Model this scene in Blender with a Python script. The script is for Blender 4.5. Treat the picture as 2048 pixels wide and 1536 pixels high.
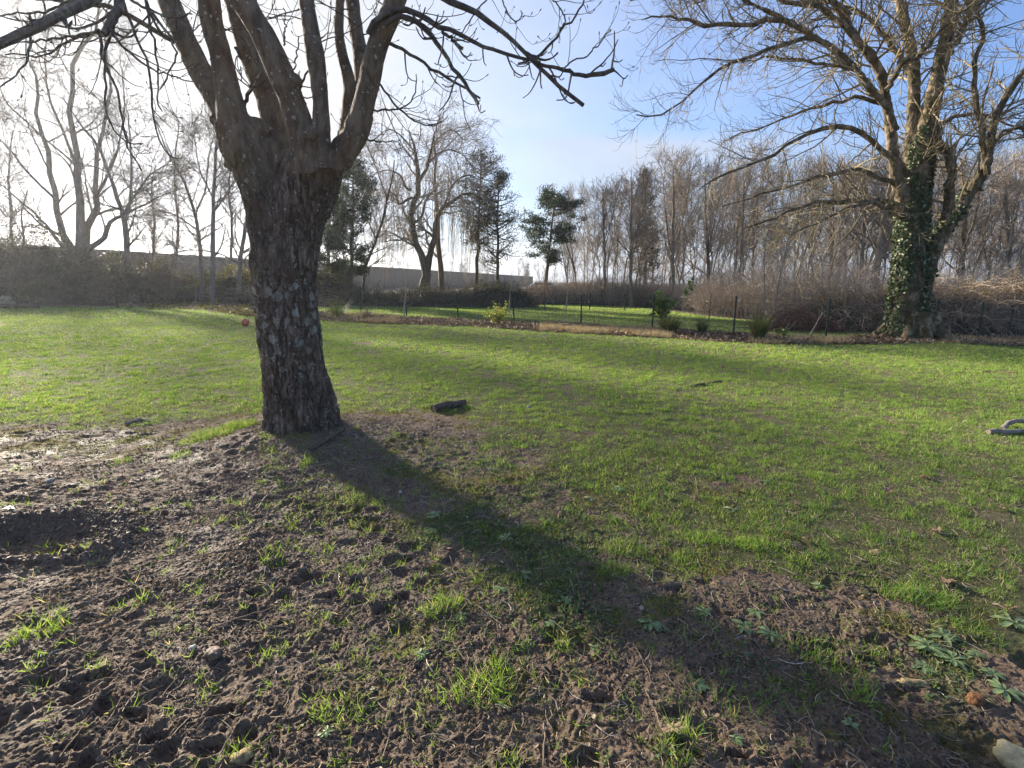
import bpy, math, random
import numpy as np
from mathutils import Matrix, Vector
R_ = np.random.default_rng(7)
rad = math.radians
sc = bpy.context.scene
col = sc.collection
for o in list(bpy.data.objects): bpy.data.objects.remove(o)

# ------------------------------------------------------------------ camera
F = 1000.; TH = math.atan(208/1000); RO = rad(1.0); CH = 1.6
fw = np.array([0, math.cos(TH), -math.sin(TH)]); u0 = np.array([0, math.sin(TH), math.cos(TH)]); r0 = np.array([1., 0, 0])
rt = r0*math.cos(RO)+u0*math.sin(RO); up = u0*math.cos(RO)-r0*math.sin(RO)
cam = bpy.data.objects.new('camera', bpy.data.cameras.new('camera')); col.objects.link(cam)
m = Matrix.Identity(4)
for i in range(3):
    m[i][0] = rt[i]; m[i][1] = up[i]; m[i][2] = -fw[i]
m[2][3] = CH
cam.matrix_world = m
cam.data.sensor_width = 36; cam.data.lens = 36*F/2048; cam.data.clip_end = 2000; cam.data.clip_start = .05
sc.camera = cam

# ------------------------------------------------------------------ sky, sun, exposure
SUN_AZ, SUN_EL = -46.5, 18.0
sd = Vector((math.sin(rad(SUN_AZ))*math.cos(rad(SUN_EL)), math.cos(rad(SUN_AZ))*math.cos(rad(SUN_EL)), math.sin(rad(SUN_EL))))
W = bpy.data.worlds.new('World'); sc.world = W; W.use_nodes = True
nt = W.node_tree; nt.nodes.clear()
class NB:
    """tiny node helper"""
    def __init__(s, t): s.t = t
    def n(s, kind, **k):
        x = s.t.nodes.new(kind)
        for a, b in k.items():
            if a.startswith('i_'):
                key = a[2:]
                x.inputs[int(key) if key.isdigit() else key.replace('_', ' ')].default_value = b
            else: setattr(x, a, b)
        return x
    def l(s, a, b): s.t.links.new(a, b)
    def math(s, op, a, b=None, c=None, clamp=False):
        x = s.n('ShaderNodeMath', operation=op, use_clamp=clamp)
        for i, v in enumerate((a, b, c)):
            if v is None: continue
            if isinstance(v, (int, float)): x.inputs[i].default_value = v
            else: s.l(v, x.inputs[i])
        return x.outputs[0]
    def mix(s, f, a, b, mode='MIX'):
        x = s.n('ShaderNodeMix', data_type='RGBA', blend_type=mode)
        for sock, v in ((x.inputs[0], f), (x.inputs[6], a), (x.inputs[7], b)):
            if isinstance(v, (int, float)): sock.default_value = v
            elif isinstance(v, tuple): sock.default_value = (*v, 1) if len(v) == 3 else v
            else: s.l(v, sock)
        return x.outputs[2]
    def ramp(s, f, stops, interp='LINEAR'):
        x = s.n('ShaderNodeValToRGB'); x.color_ramp.interpolation = interp
        e = x.color_ramp.elements
        while len(e) < len(stops): e.new(.5)
        for i, (p, c) in enumerate(stops):
            e[i].position = p; e[i].color = (c, c, c, 1) if isinstance(c, (int, float)) else (*c, 1)
        s.l(f, x.inputs[0]); return x.outputs[0]
    def noise(s, vec, scale, detail=4, rough=.55, dist=0):
        x = s.n('ShaderNodeTexNoise', i_Scale=scale, i_Detail=detail, i_Roughness=rough, i_Distortion=dist)
        if vec is not None: s.l(vec, x.inputs['Vector'])
        return x.outputs['Fac']
nb = NB(nt)
sky = nb.n('ShaderNodeTexSky', sky_type='NISHITA', sun_disc=False, sun_elevation=rad(SUN_EL), sun_rotation=rad(SUN_AZ),
           altitude=50, air_density=1.0, dust_density=1.6, ozone_density=2.0)
tc = nb.n('ShaderNodeTexCoord')
sep = nb.n('ShaderNodeSeparateXYZ'); nb.l(tc.outputs['Generated'], sep.inputs[0])
zc = nb.math('ADD', nb.math('MAXIMUM', sep.outputs[2], 0), .12)
cx = nb.math('DIVIDE', sep.outputs[0], zc); cy = nb.math('DIVIDE', sep.outputs[1], zc)
cv = nb.n('ShaderNodeCombineXYZ'); nb.l(cx, cv.inputs[0]); nb.l(cy, cv.inputs[1])
dot = nb.n('ShaderNodeVectorMath', operation='DOT_PRODUCT'); nb.l(tc.outputs['Generated'], dot.inputs[0]); dot.inputs[1].default_value = sd
mu = nb.math('MAXIMUM', dot.outputs['Value'], 0)
glow = nb.math('POWER', mu, 3.2)
n1 = nb.noise(cv.outputs[0], .55, 5, .5, .3)
n2 = nb.noise(cv.outputs[0], 1.6, 5, .55, .2)
# thin high veil, thicker towards the low sun where the clouds bank
veil = nb.math('ADD', nb.math('MULTIPLY', nb.ramp(n2, [(.35, 0), (.75, 1)]), .25), nb.math('MULTIPLY', nb.ramp(n1, [(.3, 0), (.7, 1)]), .2))
cover = nb.math('ADD', nb.math('MULTIPLY', veil, .5), nb.math('MULTIPLY', glow, nb.math('ADD', 1.15, veil)), clamp=True)
# a low bank of soft cloud above the horizon
lat = nb.math('SUBTRACT', sep.outputs[2], nb.math('MULTIPLY', nb.math('SUBTRACT', n1, .5), .12))
lowband = nb.math('MULTIPLY', nb.ramp(lat, [(.0, .55), (.10, .9), (.235, 1), (.27, 0)]), nb.ramp(nb.math('DIVIDE', sep.outputs[0], nb.math('MAXIMUM', sep.outputs[1], .05)), [(.0, .55), (.05, .7), (.28, .8), (.6, .3), (1, .1)]))
cover = nb.math('MAXIMUM', cover, lowband)
cover = nb.math('MAXIMUM', cover, nb.ramp(sep.outputs[2], [(.0, .9), (.06, .8), (.22, 0)]))
cb = nb.math('MULTIPLY', nb.math('ADD', 2.3, nb.math('MULTIPLY', nb.math('POWER', mu, 8.0), .45)), nb.math('MULTIPLY_ADD', n2, .5, .75))
ccol = nb.n('ShaderNodeVectorMath', operation='SCALE'); ccol.inputs[0].default_value = (.93, .97, 1.04); nb.l(cb, ccol.inputs['Scale'])
skyc = nb.mix(1.0, sky.outputs[0], (.50, .64, .88), 'MULTIPLY')
cdot = nb.ramp(sep.outputs[2], [(.0, (.80, .90, 1.06)), (.25, (1, 1, 1))])
bgc = nb.mix(cover, skyc, nb.mix(1.0, ccol.outputs[0], cdot, 'MULTIPLY'))
bg = nb.n('ShaderNodeBackground', i_Strength=.085); nb.l(bgc, bg.inputs[0])
out = nb.n('ShaderNodeOutputWorld'); nb.l(bg.outputs[0], out.inputs[0])
sun = bpy.data.objects.new('sun', bpy.data.lights.new('sun', 'SUN')); col.objects.link(sun)
sun.data.energy = 4.3; sun.data.angle = rad(3.2); sun.data.color = (1, .9, .76)
sun.rotation_euler = (-sd).to_track_quat('-Z', 'Y').to_euler(); sun.location = sd*50
sc.view_settings.view_transform = 'Standard'; sc.view_settings.look = 'None'; sc.view_settings.gamma = 1
sc.view_settings.exposure = 1.93
try:
    sc.cycles.max_bounces = 6; sc.cycles.transparent_max_bounces = 4
except Exception: pass

# ------------------------------------------------------------------ geometry of the view: where a pixel of the photo lies
def ray(px, py): return fw*F+rt*(px-1024)+up*(768-py)
def G(px, py, z=0):
    d = ray(px, py); return np.array([0, 0, CH])-d*(CH-z)/d[2]
def at(px, py, Y):
    d = ray(px, py); return np.array([0, 0, CH])+d*Y/d[1]
def proj(P):
    q = P-np.array([0, 0, CH]); c = q@fw
    c = np.where(c < .05, .05, c)
    return 1024+F*(q@rt)/c, 768-F*(q@up)/c
def mpp(P): return float((np.asarray(P)-np.array([0, 0, CH]))@fw)/F

# ------------------------------------------------------------------ noise
_perm = np.random.default_rng(3).permutation(256); _perm = np.concatenate([_perm]*3)
_g3 = np.random.default_rng(4).normal(size=(256, 3)); _g3 /= np.linalg.norm(_g3, axis=1)[:, None]
def perlin(x, y, z=None):
    x = np.asarray(x, float); y = np.asarray(y, float); z = np.zeros_like(x)+.37 if z is None else np.asarray(z, float)
    xi = np.floor(x).astype(int); yi = np.floor(y).astype(int); zi = np.floor(z).astype(int)
    xf = x-xi; yf = y-yi; zf = z-zi
    u = xf*xf*xf*(xf*(xf*6-15)+10); v = yf*yf*yf*(yf*(yf*6-15)+10); w = zf*zf*zf*(zf*(zf*6-15)+10)
    def g(a, b, c):
        h = _perm[(_perm[(_perm[(xi+a) & 255]+yi+b) & 255]+zi+c) & 255]; q = _g3[h]
        return q[..., 0]*(xf-a)+q[..., 1]*(yf-b)+q[..., 2]*(zf-c)
    l = lambda a, b, t: a+(b-a)*t
    return l(l(l(g(0, 0, 0), g(1, 0, 0), u), l(g(0, 1, 0), g(1, 1, 0), u), v), l(l(g(0, 0, 1), g(1, 0, 1), u), l(g(0, 1, 1), g(1, 1, 1), u), v), w)*1.6
def fbm(x, y, z=None, o=4, gain=.5):
    s = 0; a = 1
    for i in range(o):
        s = s+a*perlin(x*2**i+i*17.3, y*2**i-i*9.1, None if z is None else z*2**i); a *= gain
    return s
def worley(x, y, seed=0):
    """returns F1, F2 and a random number of the nearest cell"""
    xi = np.floor(x).astype(int); yi = np.floor(y).astype(int)
    f1 = np.full(x.shape, 9.); f2 = np.full(x.shape, 9.); idn = np.zeros(x.shape)
    rr = np.random.default_rng(seed).random((256, 3))
    for a in (-1, 0, 1):
        for b in (-1, 0, 1):
            h = _perm[(_perm[(xi+a) & 255]+yi+b) & 255]
            d = np.hypot(xi+a+rr[h, 0]-x, yi+b+rr[h, 1]-y)
            n = d < f1
            f2 = np.where(n, f1, np.minimum(f2, d)); idn = np.where(n, rr[h, 2], idn); f1 = np.where(n, d, f1)
    return f1, f2, idn
def sstep(a, b, x):
    t = np.clip((x-a)/(b-a), 0, 1); return t*t*(3-2*t)

# ------------------------------------------------------------------ ground cover as a fixed map of the ground (control points)
_rows = {600: [(0, 1), (1000, 1), (2048, 1)], 640: [(0, 1), (255, .75), (400, 1), (1000, 1), (2048, .95)],
 690: [(0, 1), (600, .9), (740, .62), (900, .9), (1200, 1), (1700, .85), (2048, .85)],
 760: [(0, .95), (400, .9), (800, .95), (1200, 1), (2048, .92)],
 805: [(0, .95), (450, .8), (800, .9), (1200, .95), (2048, .95)],
 835: [(0, .8), (200, .6), (400, .5), (700, .5), (900, .55), (1100, .85), (1400, .95), (2048, .97)],
 870: [(0, .4), (250, .3), (440, .55), (700, .3), (900, .35), (1100, .6), (1300, .85), (1440, .7), (1600, .97), (2048, .95)],
 910: [(0, .14), (300, .16), (500, .1), (700, .12), (820, .4), (1000, .42), (1200, .7), (1400, .72), (1600, .92), (2048, .97)],
 970: [(0, .06), (500, .06), (700, .15), (900, .42), (1100, .5), (1300, .62), (1450, .5), (1600, .85), (2048, .95)],
 1050: [(0, .04), (500, .07), (750, .35), (900, .42), (1100, .5), (1300, .66), (1500, .85), (1700, .93), (2048, .97)],
 1120: [(0, .04), (500, .07), (700, .2), (900, .38), (1100, .5), (1300, .62), (1500, .72), (1700, .75), (1900, .92), (2048, .95)],
 1190: [(0, .05), (650, .07), (850, .36), (1000, .46), (1200, .5), (1400, .3), (1600, .22), (1760, .3), (1900, .6), (2048, .9)],
 1290: [(0, .04), (650, .05), (850, .2), (1050, .3), (1250, .22), (1450, .28), (1650, .36), (1850, .5), (2048, .6)],
 1400: [(0, .03), (600, .06), (700, .18), (900, .25), (1100, .1), (1300, .18), (1450, .34), (1700, .36), (1900, .3), (2048, .35)],
 1530: [(0, .03), (800, .05), (1100, .1), (1300, .26), (1500, .3), (1700, .16), (2048, .14)]}
_ry = np.array(sorted(_rows)); _gx = np.linspace(-200, 2248, 103)
_tab = np.array([np.interp(_gx, *zip(*_rows[y])) for y in _ry])
def density(x, y):
    px, py = proj(np.stack([x, np.maximum(y, 1.2), np.zeros_like(x)], -1))
    px = np.clip(px, -190, 2240); py = np.clip(py, 600, 1530)
    j = np.clip(np.searchsorted(_ry, py)-1, 0, len(_ry)-2); t = (py-_ry[j])/(_ry[j+1]-_ry[j])
    gx = (px+200)/24.; i = np.clip(gx.astype(int), 0, 101); s = gx-i
    return (_tab[j, i]*(1-s)+_tab[j, i+1]*s)*(1-t)+(_tab[j+1, i]*(1-s)+_tab[j+1, i+1]*s)*t
_bf = list(zip(*[(-400, 612), (230, 614), (400, 620), (520, 634), (640, 641), (800, 648), (960, 655), (1100, 664), (1250, 672), (1400, 681), (1560, 688), (1700, 690), (1900, 692), (2500, 700)]))
_bb = list(zip(*[(-400, 604), (230, 604), (400, 603), (520, 606), (640, 624), (800, 634), (1000, 642), (1200, 652), (1300, 657), (1500, 669), (1650, 678), (1900, 676), (2500, 676)]))
_hf = list(zip(*[(-400, 610), (0, 609), (230, 606), (640, 603), (1050, 606), (1250, 612), (1400, 630), (1550, 645), (1650, 660), (1760, 668), (1880, 670), (2500, 676)]))
def zones(x, y):
    """bed strip along the fence, and the wood floor beyond the hedge foot"""
    P = np.stack([x, np.maximum(y, 1.2), np.zeros_like(x)], -1); px, py = proj(P)
    w = 2.2*perlin(x*1.3, y*1.3)+1.5*perlin(x*4, y*4)
    f = np.interp(px, *_bf)+w; b = np.interp(px, *_bb)+w; h = np.interp(px, *_hf)+w*.6
    bed = sstep(f+1.5, f-1.5, py)*sstep(b-1.5, b+1.5, py)
    wood = sstep(h+1, h-1, py)
    return bed, wood
def cover_at(x, y):
    """1 = grass grows here, 0 = bare"""
    D = density(x, y)
    n = fbm(x*1.6, y*1.6, o=5, gain=.6)*.36+.5
    g = sstep(.0, .16, D-(n*.85+.03)+.02)*np.clip(D*9, 0, 1)
    g = np.where(D > .9, np.maximum(g*.6, .12+.88*sstep(-.12, .12, .64-n+.3*perlin(x*5, y*5))), g)
    bed, wood = zones(x, y)
    return g*(1-bed)*(1-wood), bed, wood, D
TB = G(598, 890); TB[1] += .28                      # foot of the near tree
HOLE = G(70, 1078); RT = at(1815, 690, 15.0)        # dug hole, foot of the far right tree
def gh(x, y, fine=True):
    d = np.hypot(x-TB[0], y-TB[1])
    z = .13*np.exp(-(d/.85)**2)+.035*perlin(x*.35, y*.35)*np.clip(y/6, 0, 1)
    z += .10*np.exp(-(np.hypot(x-RT[0], y-RT[1])/1.6)**2)
    hx = (x-HOLE[0])/.42; hy = (y-HOLE[1])/.24; hr = np.hypot(hx, hy)
    near = np.exp(-(y/9.)**2)
    z += -.085*np.exp(-(hr**2)*1.2)+.045*np.exp(-((hr-1.25)/.28)**2)*(1+.5*perlin(x*14, y*14))
    if fine:
        D = density(x, y); mud = 1-sstep(.2, .8, D)
        a = .30+.70*mud
        # trampled surface: warped lumps, prints with raised rims
        wx = x+.05*perlin(x*6, y*6)+.02*perlin(x*17, y*17); wy = y+.05*perlin(x*6+9, y*6)+.02*perlin(x*17+5, y*17)
        rid = lambda X, Y, o: 1-2*np.abs(fbm(X, Y, o=o, gain=.6))
        z += near*a*(.013*fbm(wx*3.2, wy*3.2, o=3)+.005*rid(wx*7, wy*7, 3)+.004*rid(wx*19+3, wy*19, 3))
        f1, f2, idn = worley(wx*6.5, wy*9.5, 1)
        pr = np.where(idn > .5, 1, 0)*mud*sstep(-.35, .3, perlin(x*1.7+3, y*1.7))
        z += near*(-.032*sstep(.40, .20, f1)*pr+.011*np.exp(-((f1-.47)/.07)**2)*pr)
        f1, f2, idn = worley(wx*23, wy*26, 2)
        z += near*a*(.006*(1-np.clip(f1*1.15, 0, 1))*idn-.006*sstep(.14, .0, f2-f1)*sstep(-.1, .3, perlin(x*2.2+1, y*2.2)))
        cz = sstep(-.25, .25, perlin(x*3.1+6, y*3.1)+.4*perlin(x*9, y*9))
        f1, f2, idn = worley(wx*44+7, wy*48, 11)
        z += near*(.3+.7*mud)*cz*.015*np.sqrt(1-np.clip(f1*1.6, 0, 1))*np.where(idn > .35, idn, 0)
        f1, f2, idn = worley(wx*85, wy*90, 5)
        z += near*(.3+.7*mud)*(.3+.7*cz)*.007*np.sqrt(1-np.clip(f1*1.6, 0, 1))*idn
        z += near*a*.0035*fbm(x*70, y*70, o=3, gain=.7)
        lump = np.exp(-np.abs(hr-1.1)**2/.4)
        f1, f2, idn = worley(x*18, y*18, 9)
        z += lump*.020*(1-np.clip(f1*1.2, 0, 1))*idn
    return z

# ------------------------------------------------------------------ mesh building
def mesh_np(name, V, faces, mat=None, smooth=False, attrs=None):
    me = bpy.data.meshes.new(name)
    V = np.asarray(V, np.float32); faces = [np.asarray(f, np.int32) for f in faces if len(f)]
    me.vertices.add(len(V)); me.vertices.foreach_set('co', V.ravel())
    li = np.concatenate([f.ravel() for f in faces]); me.loops.add(len(li)); me.loops.foreach_set('vertex_index', li)
    tot = np.concatenate([np.full(len(f), f.shape[1]) for f in faces]); st = np.concatenate([[0], np.cumsum(tot)[:-1]]).astype(np.int32)
    me.polygons.add(len(tot)); me.polygons.foreach_set('loop_start', st)
    me.polygons.foreach_set('use_smooth', np.full(len(tot), smooth))
    for k, a in (attrs or {}).items():
        at_ = me.attributes.new(k, 'FLOAT', 'POINT'); at_.data.foreach_set('value', np.asarray(a, np.float32))
    me.update(calc_edges=True)
    if mat: me.materials.append(mat)
    return me
def tag(o, label=None, cat=None, group=None, kind=None):
    if label: o['label'] = label
    if cat: o['category'] = cat
    if group: o['group'] = group
    if kind: o['kind'] = kind
    return o
def link(name, me, parent=None, loc=(0, 0, 0)):
    o = bpy.data.objects.new(name, me); o.location = loc; o.parent = parent; col.objects.link(o); return o
def thing(name, label, cat, loc=(0, 0, 0), group=None, rz=0):
    o = bpy.data.objects.new(name, None); col.objects.link(o); o.location = loc; o.rotation_euler = (0, 0, rz); o.empty_display_size = .1
    return tag(o, label, cat, group)
def copy_tree(o, loc=None, rz=None, s=None, label=None, parent=None):
    c = o.copy(); col.objects.link(c); c.parent = parent
    if loc is not None: c.location = loc
    if rz is not None: c.rotation_euler = (0, 0, rz)
    if s is not None: c.scale = s if hasattr(s, '__len__') else (s, s, s)
    if label: c['label'] = label
    for ch in list(o.children): copy_tree(ch, parent=c)
    return c
class Acc:
    def __init__(s): s.V = []; s.Fs = []; s.n = 0
    def add(s, V, faces):
        for f in faces: s.Fs.append(np.asarray(f)+s.n)
        s.V.append(V); s.n += len(V)
    def mesh(s, name, mat, off=(0, 0, 0), smooth=False):
        by = {}
        for f in s.Fs: by.setdefault(f.shape[1], []).append(f)
        return mesh_np(name, np.concatenate(s.V)-np.asarray(off), [np.concatenate(v) for v in by.values()], mat, smooth)
def tubes(P, R, sides=3, caps=False):
    """P [m,n,3] R [m,n] -> V, faces"""
    P = np.asarray(P, float); R = np.asarray(R, float); m_, n = R.shape
    T = np.gradient(P, axis=1); T /= np.linalg.norm(T, axis=2)[..., None]+1e-9
    mean = P[:, -1]-P[:, 0]; ref = np.zeros((m_, 3)); ref[np.arange(m_), np.argmin(np.abs(mean), axis=1)] = 1
    U = np.cross(T, ref[:, None]); U /= np.linalg.norm(U, axis=2)[..., None]+1e-9
    Wv = np.cross(T, U)
    a = np.arange(sides)*2*np.pi/sides
    V = P[:, :, None]+R[:, :, None, None]*(np.cos(a)[:, None]*U[:, :, None]+np.sin(a)[:, None]*Wv[:, :, None])
    base = (np.arange(m_)*n*sides)[:, None, None]; i = (np.arange(n-1)*sides)[None, :, None]; k = np.arange(sides)[None, None]; k2 = (k+1) % sides
    Fq = np.stack([base+i+k, base+i+k2, base+i+sides+k2, base+i+sides+k], -1).reshape(-1, 4)
    V = V.reshape(-1, 3); fs = [Fq]
    if caps:
        b = (np.arange(m_)*n*sides)[:, None]
        fs += [b+np.arange(sides)[::-1][None], b+(n-1)*sides+np.arange(sides)[None]]
    return V, fs
def resample(pts, n):
    """Catmull-Rom through pts [k,d] -> n points evenly spaced"""
    p = np.asarray(pts, float); q = np.concatenate([[2*p[0]-p[1]], p, [2*p[-1]-p[-2]]]); o = []
    for i in range(1, len(q)-2):
        t = np.linspace(0, 1, 9)[:-1, None]
        o.append(.5*((2*q[i])+(-q[i-1]+q[i+1])*t+(2*q[i-1]-5*q[i]+4*q[i+1]-q[i+2])*t**2+(-q[i-1]+3*q[i]-3*q[i+1]+q[i+2])*t**3))
    o = np.concatenate(o+[p[-1:]]); s = np.concatenate([[0], np.cumsum(np.linalg.norm(np.diff(o[:, :3], axis=0), axis=1))])
    return np.stack([np.interp(np.linspace(0, s[-1], n), s, o[:, j]) for j in range(o.shape[1])], 1)
def limb(px, Y, w=None, n=14):
    """list of (px,py[,width px]) at distance(s) Y -> (P,R)"""
    k = len(px); Y = np.interp(np.linspace(0, 1, k), np.linspace(0, 1, len(Y)), Y) if hasattr(Y, '__len__') else np.full(k, Y)
    A = []
    for (q, y) in zip(px, Y):
        p = at(q[0], q[1], y); A.append([*p, (q[2] if len(q) > 2 else 0)*.5*mpp(p)])
    A = resample(A, n)
    if w is not None: A[:, 3] = np.interp(np.linspace(0, 1, n), np.linspace(0, 1, len(w)), w)*.5*mpp(A[0, :3])
    return A[:, :3], np.maximum(A[:, 3], .0012)
def spawn(P, R, count, t=(.2, 1), ang=(50, 12), length=(1, .3), lt=.5, n=6, wob=.12, trop=(0, 0), r0=.55, rmin=.004, rtip=.25, rng=R_, rmax=9, side=None):
    """children for every parent: vectorised. length=(mean,spread) in metres, shrinking by lt towards the parent's tip"""
    m_, k, _ = P.shape
    N = int(count*m_) if np.isscalar(count) else int(sum(count))
    pi = rng.integers(0, m_, N) if np.isscalar(count) and count != int(count) else (np.repeat(np.arange(m_), int(count)) if np.isscalar(count) else np.repeat(np.arange(m_), count))
    N = len(pi)
    tt = t[0]+(t[1]-t[0])*rng.random(N); f = tt*(k-1); i = np.minimum(f.astype(int), k-2); fr = (f-i)[:, None]
    p0 = P[pi, i]*(1-fr)+P[pi, i+1]*fr; T = P[pi, i+1]-P[pi, i]; T /= np.linalg.norm(T, axis=1)[:, None]+1e-9
    rp = R[pi, i]*(1-fr[:, 0])+R[pi, i+1]*fr[:, 0]
    q = rng.normal(size=(N, 3))
    if side is not None: q = q*np.asarray(side)
    q -= (q*T).sum(1)[:, None]*T; q /= np.linalg.norm(q, axis=1)[:, None]+1e-9
    a = np.radians(rng.normal(ang[0], ang[1], N))[:, None]
    d = T*np.cos(a)+q*np.sin(a)
    L = np.maximum(.05, rng.normal(length[0], length[1], N))*(1-lt*(tt-t[0])/(max(t[1]-t[0], 1e-6)))
    out = np.zeros((N, n, 3)); out[:, 0] = p0; st = (L/(n-1))[:, None]
    for j in range(1, n):
        tr = trop[0]+(trop[1]-trop[0])*(j-1)/max(n-2, 1)
        d = d+rng.normal(size=(N, 3))*wob; d[:, 2] += tr; d /= np.linalg.norm(d, axis=1)[:, None]
        out[:, j] = out[:, j-1]+d*st
    ra = np.clip(rp*r0, rmin, rmax); rr = ra[:, None]*np.linspace(1, rtip, n)[None]
    return out, np.maximum(rr, rmin*.6)
def rotm(nrm, spin):
    nrm = nrm/(np.linalg.norm(nrm, axis=1)[:, None]+1e-9); ref = np.where(np.abs(nrm[:, 2:3]) > .9, np.array([[1., 0, 0]]), np.array([[0, 0, 1.]]))
    X = np.cross(ref, nrm); X /= np.linalg.norm(X, axis=1)[:, None]; Y = np.cross(nrm, X)
    c = np.cos(spin)[:, None]; s = np.sin(spin)[:, None]
    return np.stack([X*c+Y*s, -X*s+Y*c, nrm], axis=2)      # columns
def scatter(tv, tf, pos, rot, scale):
    tv = np.asarray(tv, float); tf = np.asarray(tf); N = len(pos)
    sc_ = scale if scale.ndim == 2 else scale[:, None]*np.ones((1, 3))
    V = np.einsum('nij,nkj->nki', rot, tv[None]*sc_[:, None])+pos[:, None]
    Fq = (np.arange(N)*len(tv))[:, None, None]+tf[None]
    return V.reshape(-1, 3), [Fq.reshape(-1, tf.shape[1])]

# ------------------------------------------------------------------ materials
def mat(name, build):
    m_ = bpy.data.materials.new(name); m_.use_nodes = True; t = m_.node_tree; t.nodes.clear(); b = NB(t)
    o = b.n('ShaderNodeOutputMaterial'); b.l(build(b), o.inputs[0]); return m_
def pbsdf(b, colr, rough=.9, bump=None, bs=.3, bd=.01, spec=.3):
    p = b.n('ShaderNodeBsdfPrincipled')
    for nm, v in (('Base Color', colr), ('Roughness', rough)):
        if isinstance(v, tuple): p.inputs[nm].default_value = (*v, 1)
        elif isinstance(v, (int, float)): p.inputs[nm].default_value = v
        else: b.l(v, p.inputs[nm])
    p.inputs['Specular IOR Level'].default_value = spec
    if bump is not None:
        u = b.n('ShaderNodeBump', i_Strength=bs, i_Distance=bd); b.l(bump, u.inputs['Height']); b.l(u.outputs[0], p.inputs['Normal'])
    return p.outputs[0]
def pos(b, obj=False):
    return b.n('ShaderNodeTexCoord').outputs['Object'] if obj else b.n('ShaderNodeNewGeometry').outputs['Position']
def simple_bark(name, c1, c2, scale=6, lich=None, rough=.9):
    def f(b):
        p = pos(b); mp = b.n('ShaderNodeMapping'); mp.inputs['Scale'].default_value = (1, 1, .3); b.l(p, mp.inputs[0])
        n = b.noise(mp.outputs[0], scale, 5, .6)
        c = b.mix(b.ramp(n, [(.3, 0), (.7, 1)]), c1, c2)
        if lich: c = b.mix(b.ramp(b.noise(p, 9, 3, .6), [(.55, 0), (.63, 1)]), c, lich)
        return pbsdf(b, c, rough, n, .5, .02, .2)
    return mat(name, f)
def stemmy(name, c1, c2, scale=3, per='island', lich=None):
    def f(b):
        p = pos(b); n = b.noise(p, scale, 4, .6)
        q = b.n('ShaderNodeNewGeometry').outputs['Random Per Island'] if per == 'island' else b.n('ShaderNodeObjectInfo').outputs['Random']
        c = b.mix(b.math('MULTIPLY_ADD', q, .75, b.math('MULTIPLY_ADD', n, .9, -.3), clamp=True), c1, c2)
        if lich: c = b.mix(b.ramp(b.noise(p, 6, 3, .6), [(.54, 0), (.62, 1)]), c, lich)
        return pbsdf(b, c, .9, n, .4, .02, .2)
    return mat(name, f)
def leafy(name, c1, c2, c3=None, trans=.4, rough=.5, gloss=.25, nscale=.4):
    """thin leaf: varied from blade to blade, light passes through"""
    def f(b):
        g = b.n('ShaderNodeNewGeometry'); r = g.outputs['Random Per Island']
        n = b.noise(g.outputs['Position'], nscale, 3, .6)
        c = b.mix(b.math('MULTIPLY_ADD', r, .6, b.math('MULTIPLY_ADD', n, 1.4, -.5), clamp=True), c1, c2)
        if c3: c = b.mix(b.ramp(r, [(.86, 0), (.93, 1)]), c, c3)
        d = pbsdf(b, c, rough, spec=gloss)
        t = b.n('ShaderNodeBsdfTranslucent'); b.l(b.mix(1., c, (1.35, 1.25, .75), 'MULTIPLY'), t.inputs[0])
        x = b.n('ShaderNodeMixShader', i_0=trans); b.l(d, x.inputs[1]); b.l(t.outputs[0], x.inputs[2]); return x.outputs[0]
    return mat(name, f)
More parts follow.
